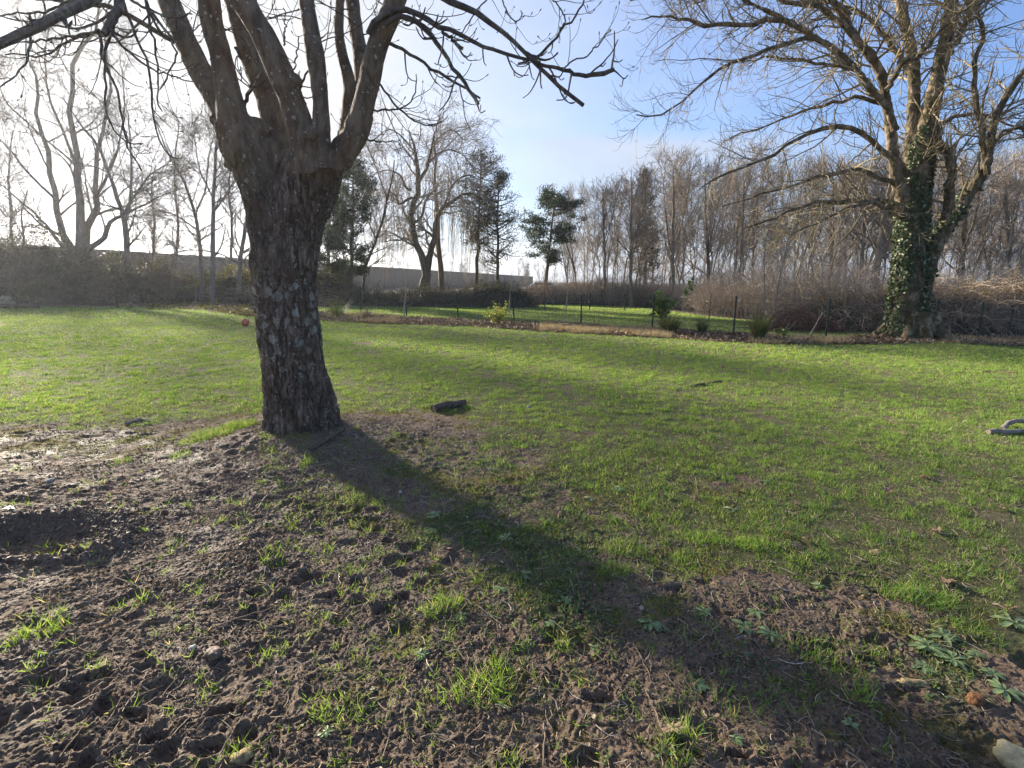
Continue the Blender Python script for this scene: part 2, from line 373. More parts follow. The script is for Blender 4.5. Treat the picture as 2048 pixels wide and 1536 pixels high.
def ground_mat(b):
    p = pos(b)
    gr = b.n('ShaderNodeAttribute', attribute_name='grass').outputs['Fac']; bed = b.n('ShaderNodeAttribute', attribute_name='bed').outputs['Fac']
    wood = b.n('ShaderNodeAttribute', attribute_name='wood').outputs['Fac']; wet = b.n('ShaderNodeAttribute', attribute_name='wet').outputs['Fac']
    n1 = b.noise(p, 1.3, 6, .6); n2 = b.noise(p, 14, 6, .65); n3 = b.noise(p, 120, 4, .7)
    soil = b.mix(b.ramp(n2, [(.32, 0), (.68, 1)]), (.09, .053, .032), (.31, .205, .128))
    soil = b.mix(b.math('MULTIPLY', b.ramp(n3, [(.4, 0), (.75, 1)]), .6), soil, (.36, .275, .20))
    soil = b.mix(b.math('MULTIPLY', b.ramp(n1, [(.42, 0), (.7, 1)]), .35), soil, (.14, .115, .07))
    grit = b.n('ShaderNodeTexVoronoi', i_Scale=95.); b.l(p, grit.inputs['Vector']); gs = b.n('ShaderNodeSeparateColor'); b.l(grit.outputs['Color'], gs.inputs[0])
    soil = b.mix(b.math('MULTIPLY', b.math('GREATER_THAN', gs.outputs[0], .80), .6), soil, (.26, .205, .15))
    soil = b.mix(b.math('MULTIPLY', b.math('LESS_THAN', gs.outputs[0], .16), .6), soil, (.035, .024, .018))
    mo = b.n('ShaderNodeAttribute', attribute_name='moss').outputs['Fac']
    soil = b.mix(b.math('MULTIPLY', mo, b.ramp(n3, [(.35, .2), (.6, .9)])), soil, (.15, .15, .03))
    turf = b.mix(b.ramp(n2, [(.3, 0), (.7, 1)]), (.075, .065, .028), (.13, .15, .045))
    turf = b.mix(b.ramp(n3, [(.45, 0), (.75, 1)]), turf, (.17, .14, .07))
    c = b.mix(gr, soil, turf)
    lit = b.mix(b.ramp(n2, [(.35, 0), (.65, 1)]), (.055, .036, .024), (.17, .115, .075))
    c = b.mix(bed, c, lit); c = b.mix(wood, c, b.mix(n2, (.04, .028, .018), (.10, .07, .045)))
    # damp, slick skin of the mud
    ro = b.math('MULTIPLY_ADD', b.ramp(b.noise(p, 3, 5, .7), [(.38, 0), (.58, 1)]), .28, .60)
    ro = b.math('MAXIMUM', ro, b.math('MULTIPLY_ADD', wet, -.9, .95))
    h = b.math('ADD', b.math('MULTIPLY', n3, .6), b.math('MULTIPLY', b.noise(p, 55, 6, .75), 1.2))
    s = pbsdf(b, c, ro, h, 1., .022, .32)
    return s
M = {}
M['ground'] = mat('ground', ground_mat)
M['grass'] = leafy('grass', (.095, .195, .038), (.29, .44, .085), (.50, .44, .25), .5, .5, .3, 1.1)
M['moss'] = leafy('moss', (.14, .15, .022), (.30, .26, .035), (.20, .11, .035), .3, .8, .1, 3)
M['clover'] = leafy('clover', (.055, .10, .045), (.14, .20, .09), None, .3, .7, .15, 2)
M['straw'] = leafy('straw', (.18, .13, .085), (.38, .29, .20), (.50, .44, .34), .1, .7, .2, 3)
M['twig'] = simple_bark('twig', (.12, .09, .065), (.28, .21, .15), 20)
M['crumb'] = simple_bark('crumb', (.07, .048, .035), (.22, .165, .12), 30, rough=.65)
M['dead'] = leafy('dead_leaf', (.16, .09, .05), (.36, .25, .17), (.40, .33, .26), .2, .6, .3, 2)
M['litter'] = leafy('litter', (.10, .062, .040), (.27, .20, .135), (.40, .32, .24), .15, .7, .2, 1)
M['pale_litter'] = leafy('pale_litter', (.24, .18, .11), (.44, .36, .24), None, .25, .7, .2, 1)
M['bramble_leaf'] = leafy('bramble_leaf', (.035, .048, .024), (.17, .18, .085), (.30, .22, .11), .22, .45, .4, .6)
M['bank_leaf'] = leafy('bank_leaf', (.15, .12, .065), (.36, .28, .17), (.38, .24, .13), .3, .6, .25, .6)
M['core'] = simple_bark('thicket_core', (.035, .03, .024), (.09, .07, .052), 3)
M['dark_cane'] = stemmy('dark_cane', (.05, .04, .03), (.18, .14, .10), 8)
M['cane'] = stemmy('cane', (.10, .075, .055), (.50, .39, .28), 8)
M['shoot'] = stemmy('shoot', (.11, .09, .068), (.60, .51, .40), 3)
M['pale_bark'] = simple_bark('pale_bark', (.20, .17, .135), (.36, .32, .26), 8)
M['far_bark'] = stemmy('far_bark', (.04, .033, .027), (.30, .25, .19), 5, 'object', (.11, .12, .06))
M['far_twig'] = stemmy('far_twig', (.10, .082, .066), (.40, .33, .25), 3, 'object')
M['left_bark'] = simple_bark('left_bark', (.13, .11, .09), (.30, .26, .21), 9)
M['willow_twig'] = simple_bark('willow_twig', (.20, .15, .075), (.30, .23, .12), 3)
M['mid_bark'] = simple_bark('mid_bark', (.055, .042, .032), (.14, .115, .085), 5, (.13, .13, .06))
M['needle'] = leafy('needle', (.016, .040, .018), (.045, .085, .035), None, .2, .5, .3, .8)
M['pale_needle'] = leafy('pale_needle', (.045, .055, .030), (.095, .095, .05), (.13, .09, .05), .25, .6, .2, .8)
M['ivy'] = leafy('ivy_leaf', (.018, .034, .012), (.095, .135, .05), (.30, .30, .17), .2, .45, .4, 3)
M['laurel'] = leafy('laurel_leaf', (.05, .10, .02), (.12, .20, .04), (.20, .17, .04), .35, .35, .5, 3)
M['shrub_leaf'] = leafy('shrub_leaf', (.14, .20, .03), (.26, .32, .06), (.30, .20, .05), .45, .45, .3, 3)
M['reed'] = leafy('reed', (.06, .095, .035), (.15, .17, .07), (.32, .25, .13), .3, .5, .3, 3)
M['yellow_leaf'] = leafy('yellow_leaf', (.07, .08, .02), (.20, .18, .05), (.25, .19, .06), .45, .5, .3, .6)

def mossf(x, y):
    D = density(x, y); n = fbm(x*2.3+40, y*2.3, o=4, gain=.6)
    return sstep(.05, .4, n)*sstep(.04, .28, D)*sstep(.95, .6, D)
# ------------------------------------------------------------------ the ground: one sheet, fine where one stands, coarse far off
def graded(c, fine, near, far, k):
    a = [0.]; s = fine
    while a[-1] < far:
        if a[-1] > near: s *= k
        a.append(a[-1]+s)
    return np.array(a)+c
xs = graded(0, .0045, 2.1, 420, 1.016); xs = np.concatenate([-xs[:0:-1], xs])
ys = np.concatenate([1.2-graded(0, .05, .3, 60, 1.3)[:0:-1], graded(1.2, .0045, 2.2, 900, 1.011)])
X, Y = np.meshgrid(xs, ys); x = X.ravel(); y = Y.ravel()
g_, bed_, wood_, D_ = cover_at(x, y)
z = gh(x, y)
mud_ = (1-sstep(.1, .5, D_))
nx, ny = len(xs), len(ys); i = np.arange(nx*ny).reshape(ny, nx)
q = np.stack([i[:-1, :-1], i[:-1, 1:], i[1:, 1:], i[1:, :-1]], -1).reshape(-1, 4)
me = mesh_np('ground', np.stack([x, y, z], 1), [q], M['ground'], True, {'grass': g_, 'bed': bed_, 'wood': wood_, 'wet': mud_*(1-bed_)*(1-wood_), 'moss': mossf(x, y)*(y < 9)})
tag(link('ground', me), kind='structure')
def ghf(x, y): return gh(np.atleast_1d(np.asarray(x, float)), np.atleast_1d(np.asarray(y, float)))
def gp(px, py):
    p = G(px, py)
    for _ in range(3): p = G(px, py, float(ghf(p[0], p[1])[0]))
    return p
# ------------------------------------------------------------------ grass
blade = np.array([[-.5, 0, 0], [.5, 0, 0], [.36, .10, .55], [-.36, .10, .55], [0, .38, 1.]]); bladef4 = np.array([[0, 1, 2, 3]]); bladef3 = np.array([[3, 2, 4]])
def blades(P, h, w, lean, rng):
    """lean: 0 upright - 1 flat"""
    N = len(P); a = rng.random(N)*2*np.pi; le = lean*(.4+.9*rng.random(N))
    nrm = np.stack([np.cos(a)*le, np.sin(a)*le, np.ones(N)], 1); R = rotm(nrm, rng.random(N)*6.28)
    s = np.stack([w, h, h], 1); V, f = scatter(blade, bladef4, P, R, s); f3 = (np.arange(N)*5)[:, None]+bladef3[0][None]
    return V, [f[0], f3]
def field(y0, y1, dens, h, w, rng, lean=.6):
    N = int((y1**2-y0**2)*1.13*dens)
    yy = np.sqrt(y0**2+(y1**2-y0**2)*rng.random(N)); xx = (rng.random(N)*2-1)*1.13*yy
    c = fbm(xx*7, yy*7, o=2)
    g, bed, wood, D = cover_at(xx, yy)
    patch = sstep(-.55, .25, c+.35*fbm(xx*1.1, yy*1.1, o=2))
    k = rng.random(N) < g*(.18+.82*patch)*(.35+.65*sstep(.3, .9, D))
    xx, yy, c, D = xx[k], yy[k], c[k], D[k]
    hh = h*(.4+.8*rng.random(len(xx)))*(.65+.7*np.clip(c+.3, 0, 1))
    return blades(np.stack([xx, yy, gh(xx, yy, y0 < 9)-.004], 1), hh, w*(.7+.6*rng.random(len(xx))), lean, rng)
A = Acc(); rg = np.random.default_rng(11)
def pts_in_(a, b_, y0, y1, N, rng):
    px = a+(b_-a)*rng.random(N); yy = np.sqrt(y0**2+(y1**2-y0**2)*rng.random(N)); return (px-1024)/1000*yy*1.02, yy
for a in ((1.25, 3.2, 9000, .036, .0030), (3.2, 6, 7000, .036, .0038), (6, 11, 4200, .036, .006), (11, 18, 1500, .042, .012), (18, 40, 330, .055, .03)):
    A.add(*field(*a, rg, .75))
# odd tussocks standing in the mud
tuss = [(620, 925, .07, 60, .09), (605, 932, .05, 30, .06), (95, 1262, .10, 90, .08), (18, 1285, .06, 40, .07), (360, 912, .10, 90, .07), (248, 926, .08, 60, .07), (425, 868, .20, 700, .07), (480, 852, .17, 700, .09), (385, 885, .14, 250, .06), (975, 1385, .10, 130, .10), (1000, 1350, .05, 50, .10), (900, 1398, .06, 40, .07), (875, 1225, .07, 70, .10), (900, 1210, .07, 70, .10), (690, 1425, .11, 130, .05), (650, 1428, .05, 40, .05), (1370, 1470, .05, 60, .10), (1350, 1500, .06, 50, .08), (545, 1110, .06, 50, .06), (550, 1135, .06, 60, .05), (440, 1045, .02, 12, .07), (285, 1200, .02, 12, .07), (385, 1175, .06, 40, .04), (205, 1350, .04, 20, .06), (70, 1345, .03, 18, .06), (340, 1290, .02, 10, .06), (1180, 900, .12, 80, .05), (700, 1000, .12, 80, .07), (780, 1010, .12, 80, .06), (1250, 1100, .14, 200, .09), (1230, 1140, .1, 130, .08), (1850, 1200, .14, 260, .09), (1800, 1190, .1, 160, .09), (1720, 1395, .05, 60, .12), (1500, 1090, .1, 150, .08), (1420, 1080, .1, 120, .08), (1130, 1290, .05, 40, .06), (1110, 1270, .05, 40, .06), (640, 1240, .05, 40, .05), (755, 1010, .05, 30, .06), (640, 1050, .03, 20, .05), (485, 1010, .04, 20, .06), (700, 980, .05, 40, .06), (20, 1010, .04, 20, .08), (1480, 1400, .12, 60, .07), (1560, 1400, .12, 50, .07), (1650, 1330, .10, 60, .06), (1590, 1290, .10, 60, .06), (540, 895, .05, 40, .05), (660, 870, .06, 30, .05), (690, 880, .05, 30, .04), (530, 880, .04, 40, .06), (290, 1060, .03, 16, .05), (130, 1100, .02, 8, .07), (1045, 1290, .05, 30, .06)]
for (px, py, r, n, h) in tuss:
    p = gp(px, py); a = rg.random(n)*6.28; q = np.sqrt(rg.random(n))*r
    xx = p[0]+np.cos(a)*q; yy = p[1]+np.sin(a)*q*.8
    A.add(*blades(np.stack([xx, yy, gh(xx, yy)-.004], 1), h*(.5+.6*rg.random(n)), np.full(n, .0036)*(.7+.6*rg.random(n)), .9, rg))
n = 650; yy = 1.3+3.6*rg.random(n); xx = (rg.random(n)*2-1)*1.1*yy          # lone sprigs
for X0, Y0 in zip(xx, yy):
    k = rg.integers(4, 14); xs_ = X0+rg.normal(0, .012, k); ys_ = Y0+rg.normal(0, .012, k)
    A.add(*blades(np.stack([xs_, ys_, gh(xs_, ys_)-.003], 1), .045*(.5+rg.random(k)), np.full(k, .003), 1.0, rg))
for X0, Y0 in zip(*pts_in_(500, 1600, 1.35, 4.8, 1100, rg)):
    k = rg.integers(4, 16); xs_ = X0+rg.normal(0, .016, k); ys_ = Y0+rg.normal(0, .016, k)
    A.add(*blades(np.stack([xs_, ys_, gh(xs_, ys_)-.003], 1), .042*(.4+.8*rg.random(k)), np.full(k, .003), 1.1, rg))
# knots of grass in the lawn give it its uneven nap
N = 2600; yy = np.sqrt(1.6+(13**2-1.6)*rg.random(N)); xx = (rg.random(N)*2-1)*1.12*yy; g, bd, wd, D = cover_at(xx, yy); k = (rg.random(N) < g*D); xx, yy = xx[k], yy[k]
cnt = 34; X0 = np.repeat(xx, cnt); Y0 = np.repeat(yy, cnt); X1 = X0+rg.normal(0, .035, len(X0)); Y1 = Y0+rg.normal(0, .035, len(X0))
A.add(*blades(np.stack([X1, Y1, gh(X1, Y1)-.004], 1), .058*(.5+.7*rg.random(len(X1))), .0028+.0006*Y1, .8, rg))
tag(link('grass', A.mesh('grass', M['grass'])), 'short green winter grass growing over the lawn and in tufts through the mud', 'grass', kind='stuff')
# ------------------------------------------------------------------ moss, small weeds, straw, crumbs
def pts_in(px0, px1, y0, y1, N, rng, fun):
    px = px0+(px1-px0)*rng.random(N); yy = np.sqrt(y0**2+(y1**2-y0**2)*rng.random(N)); xx = (px-1024)/1000*yy*1.02
    k = rng.random(N) < fun(xx, yy); return xx[k], yy[k]
xx, yy = pts_in(-60, 2100, 1.3, 6.5, 260000, rg, mossf)
V, f = blades(np.stack([xx, yy, gh(xx, yy)-.002], 1), .014*(.5+rg.random(len(xx))), np.full(len(xx), .0045), 1.3, rg)
tag(link('moss', mesh_np('moss', V, f, M['moss'])), 'yellow green moss cushions creeping over the bare soil', 'moss', kind='stuff')
oval = np.array([[0, 0, 0], [.35, .3, .06], [.42, .7, .10], [0, 1., .02], [-.42, .7, .10], [-.35, .3, .06]]); ovalf = np.array([[0, 1, 2, 3], [0, 3, 4, 5]])
def leaves(P, s, rng, flat=.5, up=None):
    N = len(P); nr = rng.normal(size=(N, 3))*flat; nr[:, 2] = np.abs(nr[:, 2])+.6 if up is None else nr[:, 2]
    if up is not None: nr = nr+up
    return scatter(oval, ovalf, P, rotm(nr, rng.random(N)*6.28), s)
def weedf(x, y):
    D = density(x, y); n = fbm(x*1.7-11, y*1.7+5, o=4, gain=.6)
    px, py = proj(np.stack([x, y, x*0], -1)); c = np.exp(-((px-1120)/230)**2-((py-1150)/170)**2)*.7+np.exp(-((px-1750)/300)**2-((py-1330)/120)**2)*.3
    return sstep(.0, .5, n-.35+c)*sstep(.15, .35, D)*sstep(1, .7, D)+c*.12
xx, yy = pts_in(500, 2100, 1.3, 5.5, 60000, rg, weedf)
V, f = leaves(np.stack([xx, yy, gh(xx, yy)+.004+.012*rg.random(len(xx))], 1), .013*(.5+rg.random(len(xx))), rg, .5)
tag(link('clover', mesh_np('clover', V, f, M['clover'])), 'small blue green clover leaves low among the moss', 'ground cover', kind='stuff')
N = 17000; yy = np.sqrt(1.6+(5.5**2-1.6)*rg.random(N)); xx = (rg.random(N)*2-1)*1.12*yy; D = density(xx, yy); k = rg.random(N) < (1-.75*D); xx, yy = xx[k], yy[k]; N = len(xx)
a = rg.random(N)*6.28; L = .02+.09*rg.random(N)**2; s = np.linspace(-.5, .5, 4)
bend = rg.normal(0, .15, N)
PX = xx[:, None]+np.cos(a)[:, None]*L[:, None]*s+(-np.sin(a)*bend*L)[:, None]*(s**2*4); PY = yy[:, None]+np.sin(a)[:, None]*L[:, None]*s+(np.cos(a)*bend*L)[:, None]*(s**2*4)
PZ = gh(PX.ravel(), PY.ravel()).reshape(PX.shape); PZ = PZ*.5+PZ.mean(1)[:, None]*.5+.007
V, f = tubes(np.stack([PX, PY, PZ], -1), np.full(PX.shape, .0015)*(.6+.8*rg.random((N, 1))), 3)
tag(link('straw_litter', mesh_np('straw_litter', V, f, M['straw'])), 'dry straw stalks and bits of stem scattered on the mud', 'straw', kind='stuff')
ico = np.array([[0, 0, 1], [.9, 0, .3], [.28, .85, .3], [-.72, .5, .35], [-.72, -.5, .3], [.28, -.85, .3], [0, 0, -.6]])*1.
icof = np.array([[0, 1, 2], [0, 2, 3], [0, 3, 4], [0, 4, 5], [0, 5, 1], [6, 2, 1], [6, 3, 2], [6, 4, 3], [6, 5, 4], [6, 1, 5]])
def rocks(P, s, rng):
    N = len(P); V, f = scatter(ico, icof, P, rotm(rng.normal(size=(N, 3)), rng.random(N)*6.28), s[:, None]*(.6+.8*rng.random((N, 3))))
    V = V+(rng.random(V.shape)-.5)*np.repeat(s, 7)[:, None]*.5; return V, f
N = 110000; yy = np.sqrt(1.6+(5.2**2-1.6)*rg.random(N)); xx = (rg.random(N)*2-1)*1.12*yy; D = density(xx, yy)
cl = sstep(-.2, .5, fbm(xx*4, yy*4, o=3)); k = rg.random(N) < (1-.85*D)*cl
xx, yy = xx[k], yy[k]
A = Acc(); A.add(*rocks(np.stack([xx, yy, gh(xx, yy)+.001], 1), .0026+.009*rg.random(len(xx))**4, rg))
n = 2600; a = rg.random(n)*6.28; q = 1.1+.28*rg.normal(size=n); xx = HOLE[0]+np.cos(a)*q*.42; yy = HOLE[1]+np.sin(a)*q*.24
A.add(*rocks(np.stack([xx, yy, gh(xx, yy)+.004], 1), .005+.013*rg.random(n)**2, rg))
tag(link('soil_crumbs', A.mesh('soil_crumbs', M['crumb'])), 'dark crumbs of earth lying on the mud and round the dug hole', 'soil', kind='stuff')

# ================================================================== near pollarded tree
def fused(name, limbs, voxel, mat_, disp, loc, parent, extra=None, n=26, sides=12):
    """grow several tapering limbs into one skin (voxel remesh), then carve the bark into it"""
    A = Acc()
    for P, Rr in limbs:
        a = resample(np.concatenate([P, Rr[:, None]], 1), n); V, f = tubes(a[None, :, :3], a[None, :, 3], sides, True); A.add(V, f)
    by = {}
    for f in A.Fs: by.setdefault(f.shape[1], []).append(f)
    if extra: 
        for V, f in extra: A.add(V, f)
        by = {}
        for f in A.Fs: by.setdefault(f.shape[1], []).append(f)
    me0 = mesh_np('tmp', np.concatenate(A.V), [np.concatenate(v) for v in by.values()])
    t = link('tmp', me0); md = t.modifiers.new('r', 'REMESH'); md.mode = 'VOXEL'; md.voxel_size = voxel
    sm = t.modifiers.new('s', 'SMOOTH'); sm.factor = .5; sm.iterations = 3
    bpy.context.view_layer.update()
    me = bpy.data.meshes.new_from_object(t.evaluated_get(bpy.context.evaluated_depsgraph_get())); bpy.data.objects.remove(t)
    N = len(me.vertices); co = np.empty(N*3, np.float32); me.vertices.foreach_get('co', co); co = co.reshape(-1, 3).astype(float)
    nr = np.empty(N*3, np.float32); me.vertex_normals.foreach_get('vector', nr); nr = nr.reshape(-1, 3)
    co = co+nr*disp(co)[:, None]; co -= np.asarray(loc); me.vertices.foreach_set('co', co.astype(np.float32).ravel())
    me.polygons.foreach_set('use_smooth', np.ones(len(me.polygons), bool)); me.name = name
    me.materials.clear(); me.materials.append(mat_); me.update()
    return link(name, me, parent)
def bark_near(b):
    p = pos(b); s = b.n('ShaderNodeSeparateXYZ'); b.l(p, s.inputs[0]); zz = s.outputs[2]
    mp = b.n('ShaderNodeMapping'); mp.inputs['Scale'].default_value = (1, 1, .35); b.l(p, mp.inputs[0]); v = mp.outputs[0]
    n1 = b.noise(v, 14, 6, .65, .4); n2 = b.noise(p, 5, 4, .6); n3 = b.noise(p, 60, 4, .6)
    old = b.ramp(zz, [(.0, 1), (1, 1)]); hi = b.ramp(b.math('DIVIDE', b.math('ADD', zz, b.math('MULTIPLY', n2, .5)), 4.), [(.62, 0), (.72, 1)])
    mp2 = b.n('ShaderNodeMapping'); mp2.inputs['Scale'].default_value = (1, 1, .22); b.l(p, mp2.inputs[0])
    fa = b.noise(mp2.outputs[0], 17, 5, .62, .5); fb = b.noise(mp2.outputs[0], 44, 4, .6, .3)
    fur = b.math('MULTIPLY', b.ramp(b.math('ABSOLUTE', b.math('SUBTRACT', fa, .5)), [(.0, 0), (.055, 1)]), b.math('MULTIPLY_ADD', b.ramp(b.math('ABSOLUTE', b.math('SUBTRACT', fb, .5)), [(.0, 0), (.06, 1)]), .5, .5)); plate = fur
    c = b.mix(b.ramp(n1, [(.32, 0), (.66, 1)]), (.09, .068, .052), (.34, .27, .205))
    c = b.mix(b.math('MULTIPLY', b.math('SUBTRACT', 1., plate), .75), c, (.035, .026, .02))  # furrows darkened in the colour, standing in for shade inside the cracks
    up_ = b.mix(b.ramp(n1, [(.35, 0), (.6, 1)]), (.085, .062, .042), (.23, .18, .12))
    c = b.mix(hi, c, up_)
    # moss in the fork and down the left shoulder
    side = b.ramp(b.math('MULTIPLY_ADD', s.outputs[0], -1., -1.9), [(.35, 0), (.62, 1)])
    c = b.mix(b.math('MULTIPLY', b.math('MULTIPLY', b.ramp(b.noise(p, 6, 5, .65), [(.47, 0), (.6, 1)]), b.ramp(b.math('DIVIDE', zz, 4.), [(.27, 0), (.42, 1), (.62, 1), (.7, .15)])), side), c, (.11, .11, .022))
    # crusts of pale lichen: a big patchy colony at breast height, small discs everywhere
    vo = b.n('ShaderNodeTexVoronoi', i_Scale=26.); b.l(p, vo.inputs['Vector']); vs = b.n('ShaderNodeSeparateColor'); b.l(vo.outputs['Color'], vs.inputs[0])
    dist = b.math('ADD', vo.outputs['Distance'], b.math('MULTIPLY', b.math('SUBTRACT', n3, .5), .5))
    disc = b.math('LESS_THAN', dist, b.math('MULTIPLY', b.math('SUBTRACT', vs.outputs[0], .52), .62))
    vo2 = b.n('ShaderNodeTexVoronoi', i_Scale=13.); b.l(p, vo2.inputs['Vector']); vs2 = b.n('ShaderNodeSeparateColor'); b.l(vo2.outputs['Color'], vs2.inputs[0])
    d2 = b.math('ADD', vo2.outputs['Distance'], b.math('MULTIPLY', b.math('ADD', b.math('SUBTRACT', n1, .5), b.math('MULTIPLY', b.math('SUBTRACT', n3, .5), .8)), 1.7))
    band = b.ramp(b.math('DIVIDE', zz, 4.), [(.14, 0), (.24, 1), (.36, 1), (.44, .0)])
    big = b.math('LESS_THAN', d2, b.math('MULTIPLY', b.math('MULTIPLY', b.math('SUBTRACT', vs2.outputs[0], .30), band), 1.))
    lich = b.math('MAXIMUM', disc, big)
    c = b.mix(b.math('MULTIPLY', lich, .8), c, b.mix(n3, (.30, .31, .25), (.62, .61, .52)))
    rd = b.math('MULTIPLY', b.ramp(n2, [(.5, 0), (.68, 1)]), .4); c = b.mix(rd, c, (.12, .058, .03))
    h = b.math('ADD', b.math('MULTIPLY', n1, 1.2), b.math('MULTIPLY', n3, .5)); h = b.math('ADD', h, b.math('MULTIPLY', plate, b.math('MULTIPLY_ADD', hi, -.9, 1.1))); h = b.math('ADD', h, b.math('MULTIPLY', lich, .1))
    return pbsdf(b, c, .85, h, 1., .018, .25)
M['bark_near'] = mat('bark_near', bark_near)
M['bark_branch'] = simple_bark('bark_branch', (.05, .042, .034), (.14, .12, .10), 30, (.16, .17, .12))
YT = TB[1]
tr = thing('pollard_tree', 'big near tree with lichen spotted trunk, cut back to thick upright limbs', 'tree', tuple(TB))
k = mpp(at(600, 700, YT))
def L(px, Y=None, n=16): return limb(px, YT if Y is None else Y, None, n)
limbs = [
 L([(594, 935, 170), (594, 880, 136), (595, 850, 128), (592, 780, 122), (584, 700, 119), (574, 620, 118), (574, 540, 116), (588, 470, 108), (600, 420, 110), (618, 370, 118), (632, 325, 112), (640, 290, 90)]),
 L([(562, 600, 100), (553, 540, 100), (543, 480, 88), (533, 410, 82), (512, 350, 82), (490, 300, 90), (478, 262, 84), (470, 235, 58)], [YT, YT-.03, YT-.05, YT-.05]),
 L([(618, 450, 46), (630, 395, 48), (656, 340, 54), (688, 300, 54), (714, 262, 50), (724, 225, 46)], [YT, YT-.05]),
 L([(492, 320, 60), (465, 262, 62), (438, 205, 50), (400, 140, 47), (370, 75, 43), (340, 10, 40), (305, -70, 36), (262, -160, 30)], [YT-.05, YT+.15, YT+.4]),
 L([(478, 300, 60), (466, 235, 60), (458, 190, 50), (440, 105, 43), (424, 50, 42), (418, 0, 42), (405, -80, 38), (398, -170, 32)], [YT-.1, YT-.15, YT-.2]),
 L([(575, 345, 70), (556, 285, 52), (538, 205, 46), (515, 150, 42), (497, 103, 40), (480, 50, 36), (464, 0, 32), (440, -80, 30)], [YT+.05, YT+.25, YT+.4]),
 L([(628, 350, 80), (618, 307, 66), (602, 260, 56), (585, 205, 52), (565, 155, 50), (542, 103, 49), (515, 50, 47), (486, 0, 46), (455, -70, 40)], [YT-.12, YT-.22, YT-.35]),
 L([(648, 340, 46), (644, 290, 38), (642, 205, 33), (636, 150, 32), (630, 103, 32), (620, 40, 31), (614, 0, 30), (605, -90, 26)], [YT-.18, YT-.2, YT-.1]),
 L([(672, 332, 44), (696, 295, 48), (714, 250, 48), (728, 205, 43), (742, 150, 41), (752, 103, 40), (768, 60, 38), (784, 20, 40), (800, -20, 36), (830, -90, 26)], [YT-.08, YT-.15, YT-.2]),
 L([(690, 280, 36), (698, 215, 30), (698, 160, 27), (684, 108, 22), (678, 60, 20), (680, 0, 19), (690, -80, 16)], [YT+.05, YT+.1, YT+.15]),
 L([(716, 240, 30), (722, 190, 32), (722, 120, 31), (712, 60, 29), (704, 0, 27), (690, -90, 24)], [YT+.1, YT+.3, YT+.4]),
]
# root flare
for a, ln in ((195, .52), (225, .42), (262, .40), (300, .5), (330, .5), (355, .42), (40, .5), (90, .5), (140, .5)):
    c, s = math.cos(rad(a)), math.sin(rad(a))
    P = np.array([[TB[0]+c*t, TB[1]+s*t*.8, TB[2]+zz] for t, zz in ((.06, .95), (.13, .48), (.21, .18), (.32, .04), (ln, -.05))])
    A_ = resample(np.concatenate([P, np.array([.08, .125, .12, .07, .03])[:, None]], 1), 10); limbs.append((A_[:, :3], A_[:, 3]))
# swollen old cuts
extra = []
for px, py, r, dy in ((462, 262, 30, -.12), (476, 290, 32, -.05), (668, 335, 22, -.1), (545, 300, 22, .0), (588, 165, 17, -.24), (622, 268, 16, -.42), (462, 330, 14, -.05), (520, 440, 26, -.05), (640, 260, 20, -.05), (428, 240, 9, -.05), (512, 262, 26, -.02)):
    p = at(px, py, YT+dy); r *= mpp(p); q = ico.copy(); u = [(0, 0, r*s_) for s_ in (-1, -.8, -.35, 0, .35, .8, 1)]; rr = [r*v for v in (.08, .6, .94, 1, .94, .6, .08)]
    P = p+np.array(u); extra.append(tubes(P[None], np.array(rr)[None], 8, True))
def bark_disp(co):
    x, y, z = co.T; low = sstep(3.0, 2.2, z)
    wx = x+.03*perlin(x*9, y*9, z*4); wy = y+.03*perlin(x*9+4, y*9, z*4)
    r1 = 1-np.abs(perlin(wx*15, wy*15, z*4.2)); r2 = 1-np.abs(perlin(wx*31+5, wy*31, z*13))
    r3 = 1-np.abs(perlin(wx*10+7, wy*10, z*2.2)); crack = -.016*sstep(.80, .97, r1)-.008*sstep(.78, 1., r2)-.024*sstep(.86, .97, r3)
    fl = .022*perlin(wx*5, wy*5, z*.8)*sstep(1.4, .1, z)
    return low*(crack+.004*perlin(x*40, y*40, z*22)+.010*perlin(wx*9, wy*9, z*5)+fl)+(1-low)*(.005*perlin(x*12, y*12, z*9)+.002*perlin(x*40, y*40, z*60))+.012*perlin(x*3, y*3, z*2.2)+.012*sstep(.2, .6, perlin(x*11, y*11, z*9))*sstep(1.7, 2.2, z)*low
fused('trunk', limbs, .0078, M['bark_near'], bark_disp, TB, tr, extra)
# a slanting knot of broken stubs between the limbs
B = []
def BR(px, Y, w, n=16): B.append(limb(px, Y, w, n))
y0 = YT
BR([(790, -20), (850, -28), (897, 0), (949, 24), (986, 48), (1024, 79), (1065, 120), (1106, 161), (1140, 188), (1168, 207)], [y0-.2, y0-.5], [16, 15, 14, 13, 11, 9, 8, 8, 8, 8])
BR([(1062, 117), (1090, 131), (1119, 137), (1150, 146), (1181, 150), (1205, 148), (1229, 139)], y0-.42, [7, 7, 7, 8, 8, 9, 10, 8])
BR([(736, 68), (747, 51), (764, 31), (791, 22), (832, 27), (873, 51), (928, 72), (972, 96), (1013, 109), (1058, 122)], [y0-.25, y0-.35], [11, 12, 12, 11, 10, 9, 8, 7, 7, 6])
BR([(770, 50), (791, 36), (822, 38), (853, 61), (884, 103), (914, 147), (942, 181), (959, 209)], [y0-.28, y0-.3], [9, 11, 11, 10, 9, 8, 8, 7, 8])
BR([(885, 62), (905, 80), (925, 98)], y0-.33, [7, 6, 7])
BR([(750, 60), (774, 87), (812, 103), (846, 126), (884, 150), (925, 174), (962, 198)], [y0-.1, y0-.1], [7, 7, 6, 6, 5, 4])
BR([(740, 130), (757, 164), (785, 202), (812, 232), (839, 247), (862, 250), (884, 243)], [y0-.1, y0+.1], [5, 4, 4, 3, 3])
